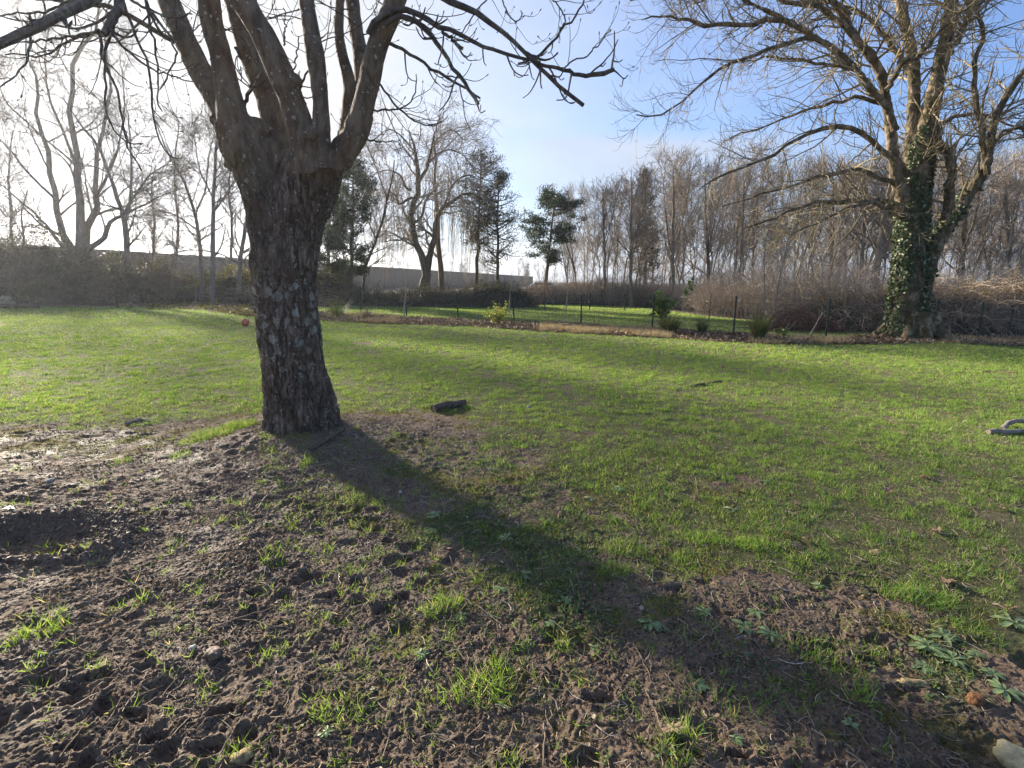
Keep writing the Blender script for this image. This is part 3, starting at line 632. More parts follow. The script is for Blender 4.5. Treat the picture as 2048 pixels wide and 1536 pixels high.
BR([(722, 215), (747, 220), (778, 219), (805, 215), (824, 200), (832, 175), (834, 150)], [y0-.1, y0], [4, 4, 3, 3, 2])
BR([(725, 270), (740, 281), (765, 283), (795, 282)], [y0-.1, y0], [4, 3, 2])
BR([(403, 125), (359, 89), (308, 58), (239, 20), (190, 8), (100, 0), (20, -14)], [y0+.3, y0-.1], [11, 10, 9, 9, 7, 6, 4])
BR([(330, -110), (260, -60), (185, 0), (116, 30), (58, 60), (0, 87), (-80, 130)], [y0+.4, y0-.7, y0-1.2], [26, 22, 18, 17, 15, 14, 10])
BR([(262, -90), (246, -30), (239, 10), (225, 42), (207, 66)], [y0, y0-.4], [18, 17, 17, 16, 13])
for p_ in ([(290, -20), (301, 51), (311, 103), (318, 205), (323, 222)], [(246, 0), (284, 103), (301, 154), (308, 239), (328, 297), (359, 321)], [(200, 60), (171, 68), (85, 79), (0, 92)], [(222, 68), (256, 103), (301, 137), (345, 150), (388, 166)],
           [(55, 60), (61, 80), (55, 120), (34, 147), (0, 172)], [(240, 20), (215, 90), (208, 170), (220, 245), (250, 285), (285, 288)], [(150, 0), (80, 25), (20, 28), (-30, 30)], [(300, 20), (330, 60), (352, 110), (340, 140), (322, 180)],
           [(232, 20), (170, 55), (110, 50), (40, 40), (-20, 30)], [(210, 62), (150, 75), (90, 110), (60, 112), (10, 105)], [(262, 0), (300, 22), (345, 36), (385, 28)], [(200, 70), (210, 130), (236, 190), (245, 250), (260, 300), (285, 340)]):
    BR(p_, [y0-.4+.5*R_.random(), y0-.7+.5*R_.random()], [6, 5, 4, 3, 2.5])
BR([(950, -60), (975, -10), (955, 20), (925, 60), (905, 72)], y0-.2, [3, 3, 2]); BR([(1000, -30), (1012, 20), (1030, 42), (1045, 30)], y0-.2, [3, 3, 2])
BR([(1175, -20), (1155, 25), (1115, 70), (1092, 100), (1062, 120), (1040, 128)], y0-.4, [3, 4, 5, 6, 4]); BR([(1085, -20), (1130, 30), (1118, 65)], y0-.5, [3, 3, 3])
BR([(1120, 136), (1165, 115), (1200, 85), (1222, 55)], y0-.42, [3, 3, 2]); BR([(600, 230), (608, 205), (600, 180), (618, 140), (635, 118)], y0-.1, [7, 5, 4, 3])
BR([(568, 90), (570, 40), (568, 18)], y0-.3, [4, 3, 2]); BR([(585, 150), (592, 115), (600, 75)], y0-.3, [3, 3, 2]); BR([(488, 215), (500, 180), (520, 140), (512, 105)], y0, [8, 7, 5, 3]); BR([(470, 95), (500, 140), (540, 160)], y0+.2, [6, 5, 4])
P = np.array([b_[0] for b_ in B]); Rr = np.array([b_[1] for b_ in B])
wig = R_.normal(0, .006, P.shape); wig[:, 0] = 0; P = P+wig
A = Acc(); A.add(*tubes(P, Rr, 8))
rg = np.random.default_rng(21)
c1 = spawn(P, Rr, 5, (.12, 1), (48, 14), (.34, .13), .35, 9, .10, (-.22, .42), .55, .0026, .5, rg)          # hang, then curl up at the tip
c2 = spawn(c1[0], c1[1], 1, (.2, .9), (45, 15), (.17, .06), .3, 7, .10, (-.1, .45), .8, .0022, .6, rg)
LP = np.array([q[0] for q in [limb(x_, y0+.1, [20, 10], 16) for x_ in ([(400, 140), (340, 10), (262, -160)], [(440, 105), (418, 0), (398, -170)], [(497, 103), (464, 0), (440, -80)], [(542, 103), (486, 0), (455, -70)], [(642, 205), (614, 0), (605, -90)], [(752, 103), (784, 20), (830, -90)], [(722, 120), (704, 0), (690, -90)])]])
c3 = spawn(LP, np.full(LP.shape[:2], .02), 6, (.1, 1), (60, 14), (.75, .25), .2, 12, .09, (-.14, .22), .3, .004, .45, rg, side=(1, .8, 1))
c4 = spawn(c3[0], c3[1], 3, (.3, 1), (45, 14), (.26, .08), .3, 8, .10, (-.15, .42), .7, .0024, .5, rg)
for c in (c1, c2, c3, c4): A.add(*tubes(c[0], c[1], 5 if c is c3 else 4))
for c in (c1, c2, c4):                                                                                 # fat sticky buds at the tips
    d = c[0][:, -1]-c[0][:, -2]; d /= np.linalg.norm(d, axis=1)[:, None]; s_ = np.linspace(0, 1, 5)[None, :, None]
    A.add(*tubes(c[0][:, -1][:, None]-d[:, None]*.004+d[:, None]*s_*.026, np.tile(np.array([.0022, .0045, .005, .0035, .0008]), (len(d), 1)), 5))
link('crown', A.mesh('crown', M['bark_branch'], TB), tr)

# ================================================================== ivy clad tree on the right
Y1 = 15.3
RB = at(1815, 684, Y1); RB[2] = float(ghf(RB[0], RB[1])[0])
iv = thing('ivy_clad_tree', 'broad old tree with ivy up its trunk and arching mossy branches', 'tree', tuple(RB))
def bark_ivy(b):
    p = pos(b); mp = b.n('ShaderNodeMapping'); mp.inputs['Scale'].default_value = (1, 1, .5); b.l(p, mp.inputs[0])
    n1 = b.noise(mp.outputs[0], 7, 6, .65, .3); n2 = b.noise(p, 3.2, 5, .65)
    c = b.mix(b.ramp(n1, [(.35, 0), (.65, 1)]), (.05, .038, .025), (.33, .255, .17))
    c = b.mix(b.math('MULTIPLY', b.ramp(n2, [(.42, 0), (.56, 1)]), .8), c, (.045, .040, .014))
    return pbsdf(b, c, .9, n1, .8, .05, .2)
M['bark_ivy'] = mat('bark_ivy', bark_ivy); M['ivy_twig'] = stemmy('ivy_twig', (.06, .048, .03), (.38, .31, .18), 3)
def q(px, Y=Y1, n=18): return limb(px, Y, None, n)
big = [
 q([(1810, 705, 105), (1811, 682, 84), (1813, 640, 66), (1816, 580, 56), (1820, 520, 52), (1822, 470, 50), (1824, 414, 50), (1833, 350, 46), (1842, 300, 42), (1852, 260, 36), (1866, 200, 32), (1880, 130, 28), (1895, 60, 26), (1902, 0, 24), (1908, -120, 18), (1916, -260, 8)], [Y1, Y1, Y1+.1, Y1+.3]),
 q([(1836, 660, 30), (1843, 610, 28), (1851, 560, 28), (1866, 500, 28), (1896, 447, 26), (1920, 415, 26), (1945, 378, 23), (1962, 350, 20), (1975, 325, 18), (1982, 265, 15), (2003, 207, 14), (2036, 160, 12), (2070, 100, 11), (2100, 0, 9), (2120, -120, 5)], [Y1, Y1, Y1-.3, Y1-.6]),
 q([(1830, 360, 32), (1822, 300, 26), (1824, 250, 23), (1829, 165, 22), (1820, 83, 20), (1800, 0, 18), (1780, -110, 12), (1775, -220, 5)], [Y1, Y1+.6, Y1+1]),
 q([(1808, 400, 30), (1792, 350, 24), (1782, 270, 19), (1771, 190, 18), (1758, 140, 18), (1740, 108, 17), (1712, 80, 16), (1689, 33, 15), (1665, 0, 14), (1620, -70, 10), (1570, -140, 5)], [Y1, Y1-.5, Y1-1.2]),
 q([(1790, 262, 15), (1775, 215, 14), (1751, 190, 14), (1713, 141, 13), (1668, 99, 13), (1631, 75, 12), (1573, 41, 11), (1523, 17, 9), (1488, 0, 8), (1440, -30, 5), (1390, -50, 3)], [Y1-.5, Y1-1, Y1-1.6]),
 q([(1810, 350, 14), (1790, 325, 12), (1771, 308, 10), (1738, 282, 9), (1705, 257, 8), (1655, 252, 8), (1614, 265, 7), (1573, 292, 6), (1527, 319, 5), (1465, 344, 4), (1400, 376, 2)], [Y1, Y1-1, Y1-2]),
 q([(1806, 392, 12), (1792, 373, 9), (1755, 352, 8), (1713, 340, 7), (1672, 344, 6), (1614, 364, 5), (1564, 377, 4), (1515, 393, 3), (1448, 412, 2)], [Y1, Y1-.8, Y1-1.6]),
 q([(1812, 430, 18), (1800, 414, 12), (1775, 402, 9), (1747, 400, 8), (1689, 404, 8), (1643, 406, 6), (1598, 416, 5), (1544, 439, 4), (1490, 458, 2)], [Y1-.1, Y1-.8, Y1-1.8]),
 q([(1812, 435, 16), (1790, 424, 10), (1765, 416, 8), (1738, 404, 6), (1690, 420, 4), (1640, 440, 3), (1580, 470, 2)], [Y1-.2, Y1-1.4, Y1-2.4]),
 q([(1600, 57, 9), (1560, 41, 8), (1490, 47, 8), (1432, 51, 7), (1378, 41, 6), (1337, 33, 4), (1280, 40, 2)], [Y1-1.4, Y1-1.8]),
 q([(1650, 88, 8), (1627, 77, 7), (1564, 87, 7), (1506, 108, 6), (1465, 124, 6), (1424, 149, 5), (1390, 178, 4), (1357, 207, 3), (1316, 228, 3), (1270, 232, 2)], [Y1-1.3, Y1-2]),
 q([(1730, 160, 7), (1705, 137, 6), (1639, 128, 5), (1589, 120, 4), (1548, 114, 4), (1480, 124, 2)], [Y1-1, Y1-.4]),
 q([(1782, 215, 8), (1738, 199, 7), (1689, 199, 6), (1643, 211, 5), (1593, 228, 4), (1540, 248, 3), (1460, 276, 2)], [Y1-.6, Y1+.4]),
 q([(1892, 440, 16), (1897, 400, 16), (1900, 373, 15), (1904, 320, 13), (1890, 300, 14), (1871, 282, 14), (1848, 262, 13)], [Y1-.3, Y1-.5, Y1]),
 q([(1975, 350, 10), (1968, 290, 10), (1955, 220, 9), (1950, 140, 8), (1960, 60, 7), (1950, -40, 5)], [Y1-.4, Y1-.1]),
 q([(1972, 330, 9), (1990, 285, 7), (2010, 262, 6), (2048, 258, 5), (2100, 270, 3)], [Y1-.5, Y1-1.1]),
 q([(1880, 130, 12), (1910, 90, 10), (1935, 30, 9), (1950, -50, 7)], [Y1+.1, Y1-.4]),
 q([(1771, 180, 10), (1800, 130, 10), (1840, 110, 8), (1880, 60, 6), (1930, 20, 4)], [Y1-.7, Y1-1.5]),
 q([(1712, 80, 9), (1660, 30, 9), (1600, 10, 8), (1530, -10, 6), (1450, -10, 4), (1380, 10, 2)], [Y1-1.2, Y1-.5]),
 q([(1829, 165, 9), (1790, 100, 8), (1740, 40, 7), (1680, 10, 6), (1600, 0, 4)], [Y1+.6, Y1+1.8]),
 q([(1700, 30, 9), (1620, -30, 8), (1540, -40, 6), (1450, -50, 5), (1340, -30, 3), (1260, 0, 2)], [Y1-1, Y1-1.6]),
 q([(1840, 300, 10), (1880, 250, 8), (1930, 230, 6), (1990, 240, 4), (2050, 262, 3)], [Y1+.3, Y1+1.6]),
]
big2 = [(P_, np.maximum(R__*.92, .025)) for P_, R__ in big]
def disp2(co):
    x, y, z = co.T; return .03*perlin(x*4, y*4, z*2)+.02*perlin(x*11, y*11, z*8)+.02*(1-np.abs(perlin(x*8, y*8, z*2)))*sstep(4, 2, z)
roots = []
for a in (190, 225, 260, 300, 345, 30, 90, 150):
    c, s = math.cos(rad(a)), math.sin(rad(a))
    Pp = np.array([[RB[0]+.08+c*t, RB[1]+s*t, RB[2]+zz] for t, zz in ((.35, .7), (.55, .3), (.78, .08), (1.05, -.06))]); A_ = resample(np.concatenate([Pp, np.array([.26, .2, .13, .06])[:, None]], 1), 10); roots.append((A_[:, :3], A_[:, 3]))
fused('trunk', [l_ for l_ in big2[:5]]+[big2[13]]+roots, .028, M['bark_ivy'], disp2, RB, iv, None, 30, 12)
rg = np.random.default_rng(33); A = Acc()
P = np.array([b_[0] for b_ in big[5:]]); Rr = np.maximum(np.array([b_[1] for b_ in big[5:]]), .012)
wg = rg.normal(0, .03, P.shape); wg[:, 0] = 0; A.add(*tubes(P+wg, Rr*(1+.25*rg.random(Rr.shape)), 7))
P = np.array([b_[0] for b_ in big]); Rr = np.maximum(np.array([b_[1] for b_ in big]), .02)
link('branches', A.mesh('branches', M['bark_ivy'], RB), iv); A = Acc()
a1 = spawn(P[1:], Rr[1:], 13, (.22, 1), (48, 14), (1.5, .5), .45, 10, .10, (-.03, .03), .45, .008, .4, rg, rmax=.03)
a0 = spawn(P[:4], Rr[:4], 16, (.35, 1), (55, 14), (1.9, .6), .4, 12, .10, (.02, -.03), .30, .010, .35, rg, rmax=.03)
a2 = spawn(a1[0], a1[1], 5, (.15, 1), (45, 14), (.75, .25), .4, 8, .10, (-.10, .16), .6, .0055, .5, rg)
a3 = spawn(a0[0], a0[1], 8, (.15, 1), (45, 14), (.85, .3), .4, 8, .10, (-.08, .16), .6, .0055, .5, rg)
b2 = spawn(P[4:], Rr[4:], 20, (.15, 1), (50, 18), (.7, .25), .3, 8, .10, (-.12, .24), .35, .0055, .5, rg)
w1 = spawn(P, Rr, 22, (.1, .8), (35, 15), (.9, .4), .2, 7, .06, (.25, .1), .12, .005, .5, rg, rmax=.012)       # straight water shoots
A.add(*tubes(a1[0], a1[1], 5)); A.add(*tubes(a0[0], a0[1], 5))
for c in (a2, a3, b2): A.add(*tubes(c[0], c[1], 3))
A.add(*tubes(w1[0], w1[1], 3))
for c in (a2, a3, b2):
    e = spawn(c[0], c[1], 3, (.2, 1), (45, 14), (.30, .1), .2, 6, .10, (-.05, .38), .75, .0042, .7, rg); A.add(*tubes(e[0], e[1], 3))
link('crown', A.mesh('crown', M['ivy_twig'], RB), iv)
# ivy leaves over the trunk
n = 19000; hh = rg.random(n)**1.35; tP = resample(np.concatenate([big[0][0], big[0][1][:, None]], 1), 60); f = hh*.50; i = f*59; j = i.astype(int); fr = (i-j)[:, None]
c0 = tP[j]*(1-fr)+tP[np.minimum(j+1, 59)]*fr; an = rg.random(n)*6.283; r_ = c0[:, 3]+.0+.06*rg.random(n)
nrm = np.stack([np.cos(an), np.sin(an), .1+0*an], 1); Pl = c0[:, :3]+nrm*r_[:, None]
cov = fbm(Pl[:, 0]*2.2, Pl[:, 1]*2.2, Pl[:, 2]*.9, o=3); strip = np.exp(-((an-4.45)/.22)**2)*sstep(.2, .8, Pl[:, 2])
k = (cov > -.55+.45*hh) & (rg.random(n) > strip*.9) & (Pl[:, 2] > RB[2]); Pl, nrm = Pl[k], nrm[k]
n = 4500; hh = rg.random(n); tP = resample(np.concatenate([big[1][0], big[1][1][:, None]], 1), 60); i = hh*.42*59; j = i.astype(int); c0 = tP[j]; an = rg.random(n)*6.283
n2_ = np.stack([np.cos(an), np.sin(an), .1+0*an], 1); Pm = c0[:, :3]+n2_*(c0[:, 3:4]+.02+.04*rg.random((n, 1))); k = fbm(Pm[:, 0]*3, Pm[:, 1]*3, Pm[:, 2], o=3) > -.1
Pl = np.concatenate([Pl, Pm[k]]); nrm = np.concatenate([nrm, n2_[k]])
V, f = leaves(Pl, .075*(.5+.8*rg.random(len(Pl))), rg, .55, nrm*1.)
link('ivy', mesh_np('ivy', V-RB, f, M['ivy']), iv)

# ================================================================== bare trees further off
def bare(name, limbs, levels, base, label, bark, twig, rng, group=None, sides=6, cat='tree'):
    """hand placed stems + branching by level; levels = list of spawn settings"""
    t = thing(name, label, cat, tuple(base), group); A = Acc(); n = 16
    P = np.array([resample(l_[0], n) for l_ in limbs]); Rr = .72* np.array([np.interp(np.linspace(0, 1, n), np.linspace(0, 1, len(l_[1])), l_[1]) for l_ in limbs])
    wg = rng.normal(0, 1, P.shape)*Rr[:, :1, None]*.18; wg[:, 0] = 0; P = P+wg
    A.add(*tubes(P, Rr, sides)); link('trunk', A.mesh('trunk', bark, base, True), t); A = Acc(); cur = [(P, Rr)]
    for i_, kw in enumerate(levels):
        kw = dict(kw); src = cur if kw.pop('all', False) else cur[-1:]; c = kw.pop('count')
        res = [spawn(a, b, c, rng=rng, **kw) for a, b in src]
        for a, b in res: A.add(*tubes(a, b, 4 if i_ == 0 else 3))
        cur = cur+[(np.concatenate([a for a, b in res]), np.concatenate([b for a, b in res]))]
    link('crown', A.mesh('crown', twig, base), t)
    return t
rg = np.random.default_rng(50)
YL = 29.
def S(px, Y=YL, n=16): return limb(px, Y, None, n)
std = lambda L0, c=(9, 7, 5), tr_=.06, rm=.012: [dict(count=c[0], t=(.25, 1), ang=(42, 10), length=(L0, L0*.3), lt=.55, n=8, wob=.11, trop=(0, tr_), r0=.45, rmin=rm*1.5),
    dict(count=c[1], t=(.15, 1), ang=(42, 12), length=(L0*.5, L0*.15), lt=.5, n=6, wob=.12, trop=(0, .05), r0=.55, rmin=rm),
    dict(count=c[2], t=(.15, 1), ang=(42, 14), length=(L0*.24, L0*.08), lt=.3, n=4, wob=.14, trop=(0, .05), r0=.6, rmin=rm*.8)]
b0 = G(150, 600); b0 = at(156, 560, YL); b0[2] = 0
bare('multi_stemmed_tree', [S([(158, 600, 50), (156, 530, 46), (140, 490, 26), (125, 455, 17), (118, 410, 15), (109, 342, 13), (96, 284, 11), (72, 243, 9), (68, 171, 7), (51, 90, 5), (40, 20, 3)]),
    S([(160, 600, 40), (160, 500, 30), (160, 440, 22), (154, 340, 16), (144, 256, 13), (140, 205, 13), (140, 170, 11), (150, 120, 10), (171, 89, 9), (191, 44, 7), (210, -30, 4)]),
    S([(162, 600, 40), (166, 490, 24), (184, 440, 18), (191, 410, 15), (191, 342, 12), (205, 273, 9), (219, 171, 7), (208, 85, 5), (215, 0, 3)], YL+.5),
    S([(165, 520, 20), (185, 493, 15), (205, 478, 14), (215, 455, 12), (225, 436, 10), (260, 424, 7), (308, 400, 4), (350, 380, 2)], YL-.8),
    S([(150, 530, 16), (100, 460, 8), (60, 420, 6), (0, 370, 4), (-60, 330, 3)], YL-.5), S([(112, 400, 8), (60, 350, 6), (20, 300, 5), (-30, 250, 3)], YL-1), S([(96, 284, 6), (50, 240, 5), (10, 200, 4), (-20, 120, 2)], YL),
    S([(154, 340, 9), (130, 270, 7), (100, 200, 6), (90, 120, 4), (100, 40, 3)], YL+1), S([(188, 400, 8), (215, 350, 7), (240, 280, 5), (250, 200, 4), (240, 120, 2)], YL-1)],
    std(3.0, (10, 7, 5)), b0, 'many stemmed bare tree rising out of the dark hedge, leftmost of the trees in glare', M['left_bark'], M['far_twig'], rg)
def lone(name, px, extra, L0, Y, label, c=(12, 7, 5), bark='left_bark', grp=None, tr_=.06):
    b = at(px[0][0], 560, Y); b[2] = 0
    first = [(px[0][0], 620, px[0][2])]+px
    return bare(name, [S(first, Y)]+[S(e, Y+rg.normal(0, .6)) for e in extra], std(L0, c, tr_), b, label, M[bark], M['far_twig'], rg, grp)
lone('bare_tree', [(255, 515, 16), (250, 441, 14), (232, 393, 11), (219, 342, 9), (195, 290, 8), (164, 256, 6), (130, 200, 3)], [[(245, 430, 8), (270, 390, 7), (300, 350, 5), (330, 330, 3)], [(250, 450, 8), (262, 380, 7), (262, 300, 5), (255, 220, 3)]], 2.4, YL-1, 'bare forked tree with ivy at its foot, beside the many stemmed one')
lone('bare_tree', [(403, 540, 12), (396, 461, 10), (386, 420, 9), (366, 359, 7), (335, 301, 5), (310, 240, 3)], [[(390, 430, 6), (410, 380, 5), (420, 300, 4), (440, 240, 2)], [(395, 460, 5), (350, 430, 4), (310, 420, 3)]], 2.2, YL, 'slim bare tree leaning left in front of the long grey wall')
lone('bare_tree', [(425, 540, 14), (427, 444, 12), (429, 342, 9), (432, 273, 7), (430, 180, 4)], [[(430, 420, 6), (455, 385, 5), (480, 340, 3)], [(428, 400, 5), (400, 340, 4), (390, 280, 2)]], 2.0, YL-.5, 'straight slim bare tree left of the near trunk')
lone('bare_tree', [(478, 545, 14), (484, 500, 12), (492, 450, 10), (500, 380, 8), (510, 300, 5)], [[(480, 530, 5), (440, 508, 4), (380, 500, 3), (330, 512, 2)]], 1.8, YL, 'bare stem half hidden by the near trunk')
lone('bare_sapling', [(48, 480, 5), (42, 430, 4), (55, 380, 2)], [[(46, 470, 3), (20, 430, 2)]], 1.2, YL-1, 'thin bare sapling at the far left over the hedge', (7, 5, 3))
for px_, h_, Y_ in ((305, 330, 33), (352, 240, 35), (460, 300, 34), (20, 260, 34), (-50, 160, 30), (-110, 200, 28)):
    lone('bare_tree', [(px_, 545, 9), (px_+4, 450, 7), (px_-3, (450+h_)/2, 5), (px_+6, h_, 3)], [], 2.2, Y_, {305: 'faint bare tree in the glare, between the ivied one and the leaning slim one', 352: 'tallest of the faint bare trees in the glare, just left of the leaning slim tree', 460: 'faint bare tree in the glare close to the left side of the near trunk', 20: 'faint bare tree in the glare near the left edge, behind the thin sapling', -50: 'bare tree with its branches reaching in at the left edge', -110: 'bare tree mostly beyond the left edge'}[px_], (20, 6, 4), grp='faint bare trees behind the left hedge')
# middle group
YM = 31.
lone('leaning_tree', [(728, 545, 9), (742, 508, 8), (757, 463, 7), (770, 420, 6), (782, 370, 5), (790, 320, 3)], [[(752, 480, 4), (735, 440, 3), (712, 400, 2)], [(775, 400, 4), (750, 330, 3), (720, 260, 2)]], 2.2, YM, 'dark bare tree leaning right against the sky beside the willow', (12, 7, 5), 'mid_bark')
wb = at(850, 560, 32.); wb[2] = 0
def Sw(px): return S(px, 32.)
wl = bare('willow', [Sw([(848, 620, 30), (850, 572, 26), (852, 535, 25), (846, 515, 20), (834, 496, 18), (826, 452, 17), (824, 417, 16), (834, 388, 15), (836, 359, 14), (832, 329, 12), (826, 300, 8), (815, 260, 4)]),
    Sw([(851, 600, 24), (856, 530, 20), (862, 510, 18), (872, 476, 15), (875, 441, 13), (887, 417, 12), (908, 399, 9), (937, 388, 7), (966, 403, 5), (985, 440, 3)]),
    Sw([(832, 370, 12), (848, 345, 10), (858, 320, 8), (866, 280, 5), (880, 230, 3)]), Sw([(826, 395, 8), (812, 400, 7), (800, 408, 6), (790, 390, 4), (775, 380, 3)]), Sw([(822, 380, 8), (812, 375, 7), (800, 350, 5), (770, 340, 3), (745, 350, 2)]),
    Sw([(830, 445, 8), (845, 430, 7), (852, 400, 5), (880, 370, 3)]), Sw([(868, 475, 7), (850, 460, 6), (833, 450, 4)]), Sw([(834, 496, 7), (810, 482, 5), (790, 480, 4), (765, 484, 2)]), Sw([(887, 417, 6), (905, 370, 5), (935, 350, 4), (960, 360, 2)]),
    Sw([(862, 290, 4), (900, 260, 3), (930, 280, 2)]), Sw([(850, 330, 5), (890, 300, 4), (925, 310, 3), (950, 340, 2)]), Sw([(826, 300, 5), (800, 270, 4), (775, 260, 3), (755, 290, 2)])],
    [dict(count=13, t=(.3, 1), ang=(48, 14), length=(2.2, .6), lt=.4, n=9, wob=.14, trop=(.12, -.16), r0=.45, rmin=.018),
     dict(count=6, t=(.2, 1), ang=(45, 16), length=(1.3, .4), lt=.3, n=8, wob=.16, trop=(.0, -.12), r0=.6, rmin=.012),
     dict(count=4, t=(.2, 1), ang=(45, 14), length=(.6, .2), lt=.3, n=5, wob=.2, trop=(.05, -.15), r0=.6, rmin=.009)],
    wb, 'old weeping willow with forked trunk and hanging yellow twigs', M['mid_bark'], M['far_twig'], rg)
# its hanging curtain
cp = np.array([Sw([(745, 420), (775, 385), (815, 370), (840, 350)])[0], Sw([(800, 350), (830, 320), (870, 325), (900, 350)])[0], Sw([(890, 410), (925, 385), (960, 395), (985, 430)])[0], Sw([(860, 370), (900, 350), (940, 350), (975, 385)])[0], Sw([(880, 400), (905, 400), (930, 420), (945, 460)])[0], Sw([(740, 470), (765, 440), (800, 420), (820, 440)])[0]])
cp = cp+rg.normal(0, .25, cp.shape)
c = spawn(cp, np.full(cp.shape[:2], .02), 70, (0, 1), (80, 25), (3.6, 1.3), 0, 14, .06, (-.55, -.5), .5, .008, .8, rg)
c[0][..., 1] += rg.normal(0, 1.0, (len(c[0]), 1)); k = c[0][:, -1, 2] > .5
V, f = tubes(c[0][k], c[1][k], 3); link('hanging_twigs', mesh_np('hanging_twigs', V-wb, f, M['willow_twig']), wl)
lone('bare_tree', [(882, 560, 16), (878, 500, 14), (876, 450, 12), (872, 388, 9), (870, 330, 6), (868, 270, 3)], [], 2.2, 34., 'upright bare trunk close behind the willow', (16, 7, 5), 'mid_bark')
# conifers: trunk, whorled branches, needle tufts
tuftv = np.array([[-.12, 0, 0], [.12, 0, 0], [0, .2, 1.], [0, -.12, 0], [0, .12, 0], [.3, 0, .9], [-.1, .1, 0], [.1, -.1, 0], [-.35, -.1, .85]]); tuftf = np.array([[0, 1, 2], [3, 4, 5], [6, 7, 8]])
def conifer(name, px, py0, py1, Y, prof, nb_, droop, tuft, needle, label, lean=0, w=10, clump=6, gap=0., rng=rg, group=None, flatc=1.):
    """prof: list of (height fraction, reach in m)"""
    base = at(px, py0, Y); top = at(px+lean, py1, Y); base[2] = 0; H = top[2]; t = thing(name, label, 'tree', tuple(base), group)
    n = 14; s = np.linspace(0, 1, n)[:, None]; P = base+(top-base)*s; P[:, :2] += rng.normal(0, .06, (n, 2))*np.sin(s*3)*H/12
    Rr = np.interp(s[:, 0], [0, 1], [w*.5*mpp(base), .03]); V, f = tubes(P[None], Rr[None], 7); link('trunk', mesh_np('trunk', V-base, f, M['mid_bark'], True), t)
    hs, rs = zip(*prof); u = hs[0]+(hs[-1]-hs[0])*rng.random(nb_); reach = np.interp(u, hs, rs)*(.65+.5*rng.random(nb_)); k = rng.random(nb_) > gap*(np.sin(u*26)*.5+.5); u, reach = u[k], reach[k]; m_ = len(u)
    an = rng.random(m_)*6.283; o = P[0]+(P[-1]-P[0])*u[:, None]; q_ = np.linspace(0, 1, 7)[None, :, None]
    d = np.stack([np.cos(an), np.sin(an), droop+.25*rng.normal(size=m_)], 1)
    B_ = o[:, None]+d[:, None]*q_*reach[:, None, None]; B_[..., 2] += (q_[..., 0]**2)*reach[:, None]*.25; B_ += rng.normal(0, .05, B_.shape)*q_
    RR = np.maximum(.035*(1-q_[..., 0]*.8)*np.ones((m_, 1)), .01); A = Acc(); A.add(*tubes(B_, RR, 4))
    tw = spawn(B_, RR, 5, (.3, 1), (50, 14), (.5, .2), .4, 4, .12, (.05, .1), .6, .009, .6, rng); A.add(*tubes(tw[0], tw[1], 3)); link('branches', A.mesh('branches', M['mid_bark'], base), t)
    tp = np.concatenate([tw[0][:, 1:].reshape(-1, 3), B_[:, 4:].reshape(-1, 3)]); tp = np.repeat(tp, clump, 0)+rng.normal(0, .12 if flatc == 1 else .2, (len(tp)*clump, 3))*[1, 1, flatc]
    V, f = scatter(tuftv, tuftf, tp, rotm(rng.normal(size=tp.shape)+[0, 0, .6], rng.random(len(tp))*6.28), tuft*(.6+.7*rng.random(len(tp))))
    link('foliage', mesh_np('foliage', V-base, f, M[needle]), t); return t
conifer('pine', 698, 560, 330, 30., [(.22, 1.1), (.4, 1.7), (.55, 1.6), (.62, .9), (.75, 1.5), (.9, 1.1), (1., .3)], 110, .05, .16, 'needle', 'dark green pine partly hidden behind the near trunk', 10, 9, 7, .5)
conifer('pine', 655, 560, 400, 31., [(.15, 1.2), (.5, 1.5), (.8, 1.2), (1., .4)], 90, -.1, .16, 'needle', 'low bushy conifer peeking out right of the near trunk', 0, 9, 8, .3)
conifer('pine', 950, 575, 306, 33., [(.35, .9), (.5, 1.1), (.7, 1.4), (.84, 1.5), (.93, 1.1), (1., .3)], 100, .25, .15, 'pale_needle', 'tall slim pine with a rounded sparse top, left of a pair', 14, 9, 2, .2)
conifer('pine', 996, 575, 345, 32., [(.25, 1.3), (.45, 1.7), (.6, 1.6), (.75, 1.2), (.9, .7), (1., .2)], 120, .1, .12, 'pale_needle', 'thin see through pine with an ivy bush at its foot', 0, 8, 2, .2)
conifer('scots_pine', 1088, 590, 392, 38., [(.38, .3), (.45, 1.7), (.50, 1.9), (.62, 2.0), (.72, 2.2), (.84, 2.1), (.93, 1.4), (1., .5)], 80, .12, .17, 'needle', 'spreading green pine with flat tiers standing alone left of the wood', 22, 10, 10, .75, flatc=.35)
conifer('spruce', 1290, 590, 338, 42., [(.2, 1.5), (.5, 1.2), (.8, .7), (1., .1)], 150, -.25, .16, 'pale_needle', 'narrow pointed spruce rising above the bare wood', 0, 9, 2, .1)

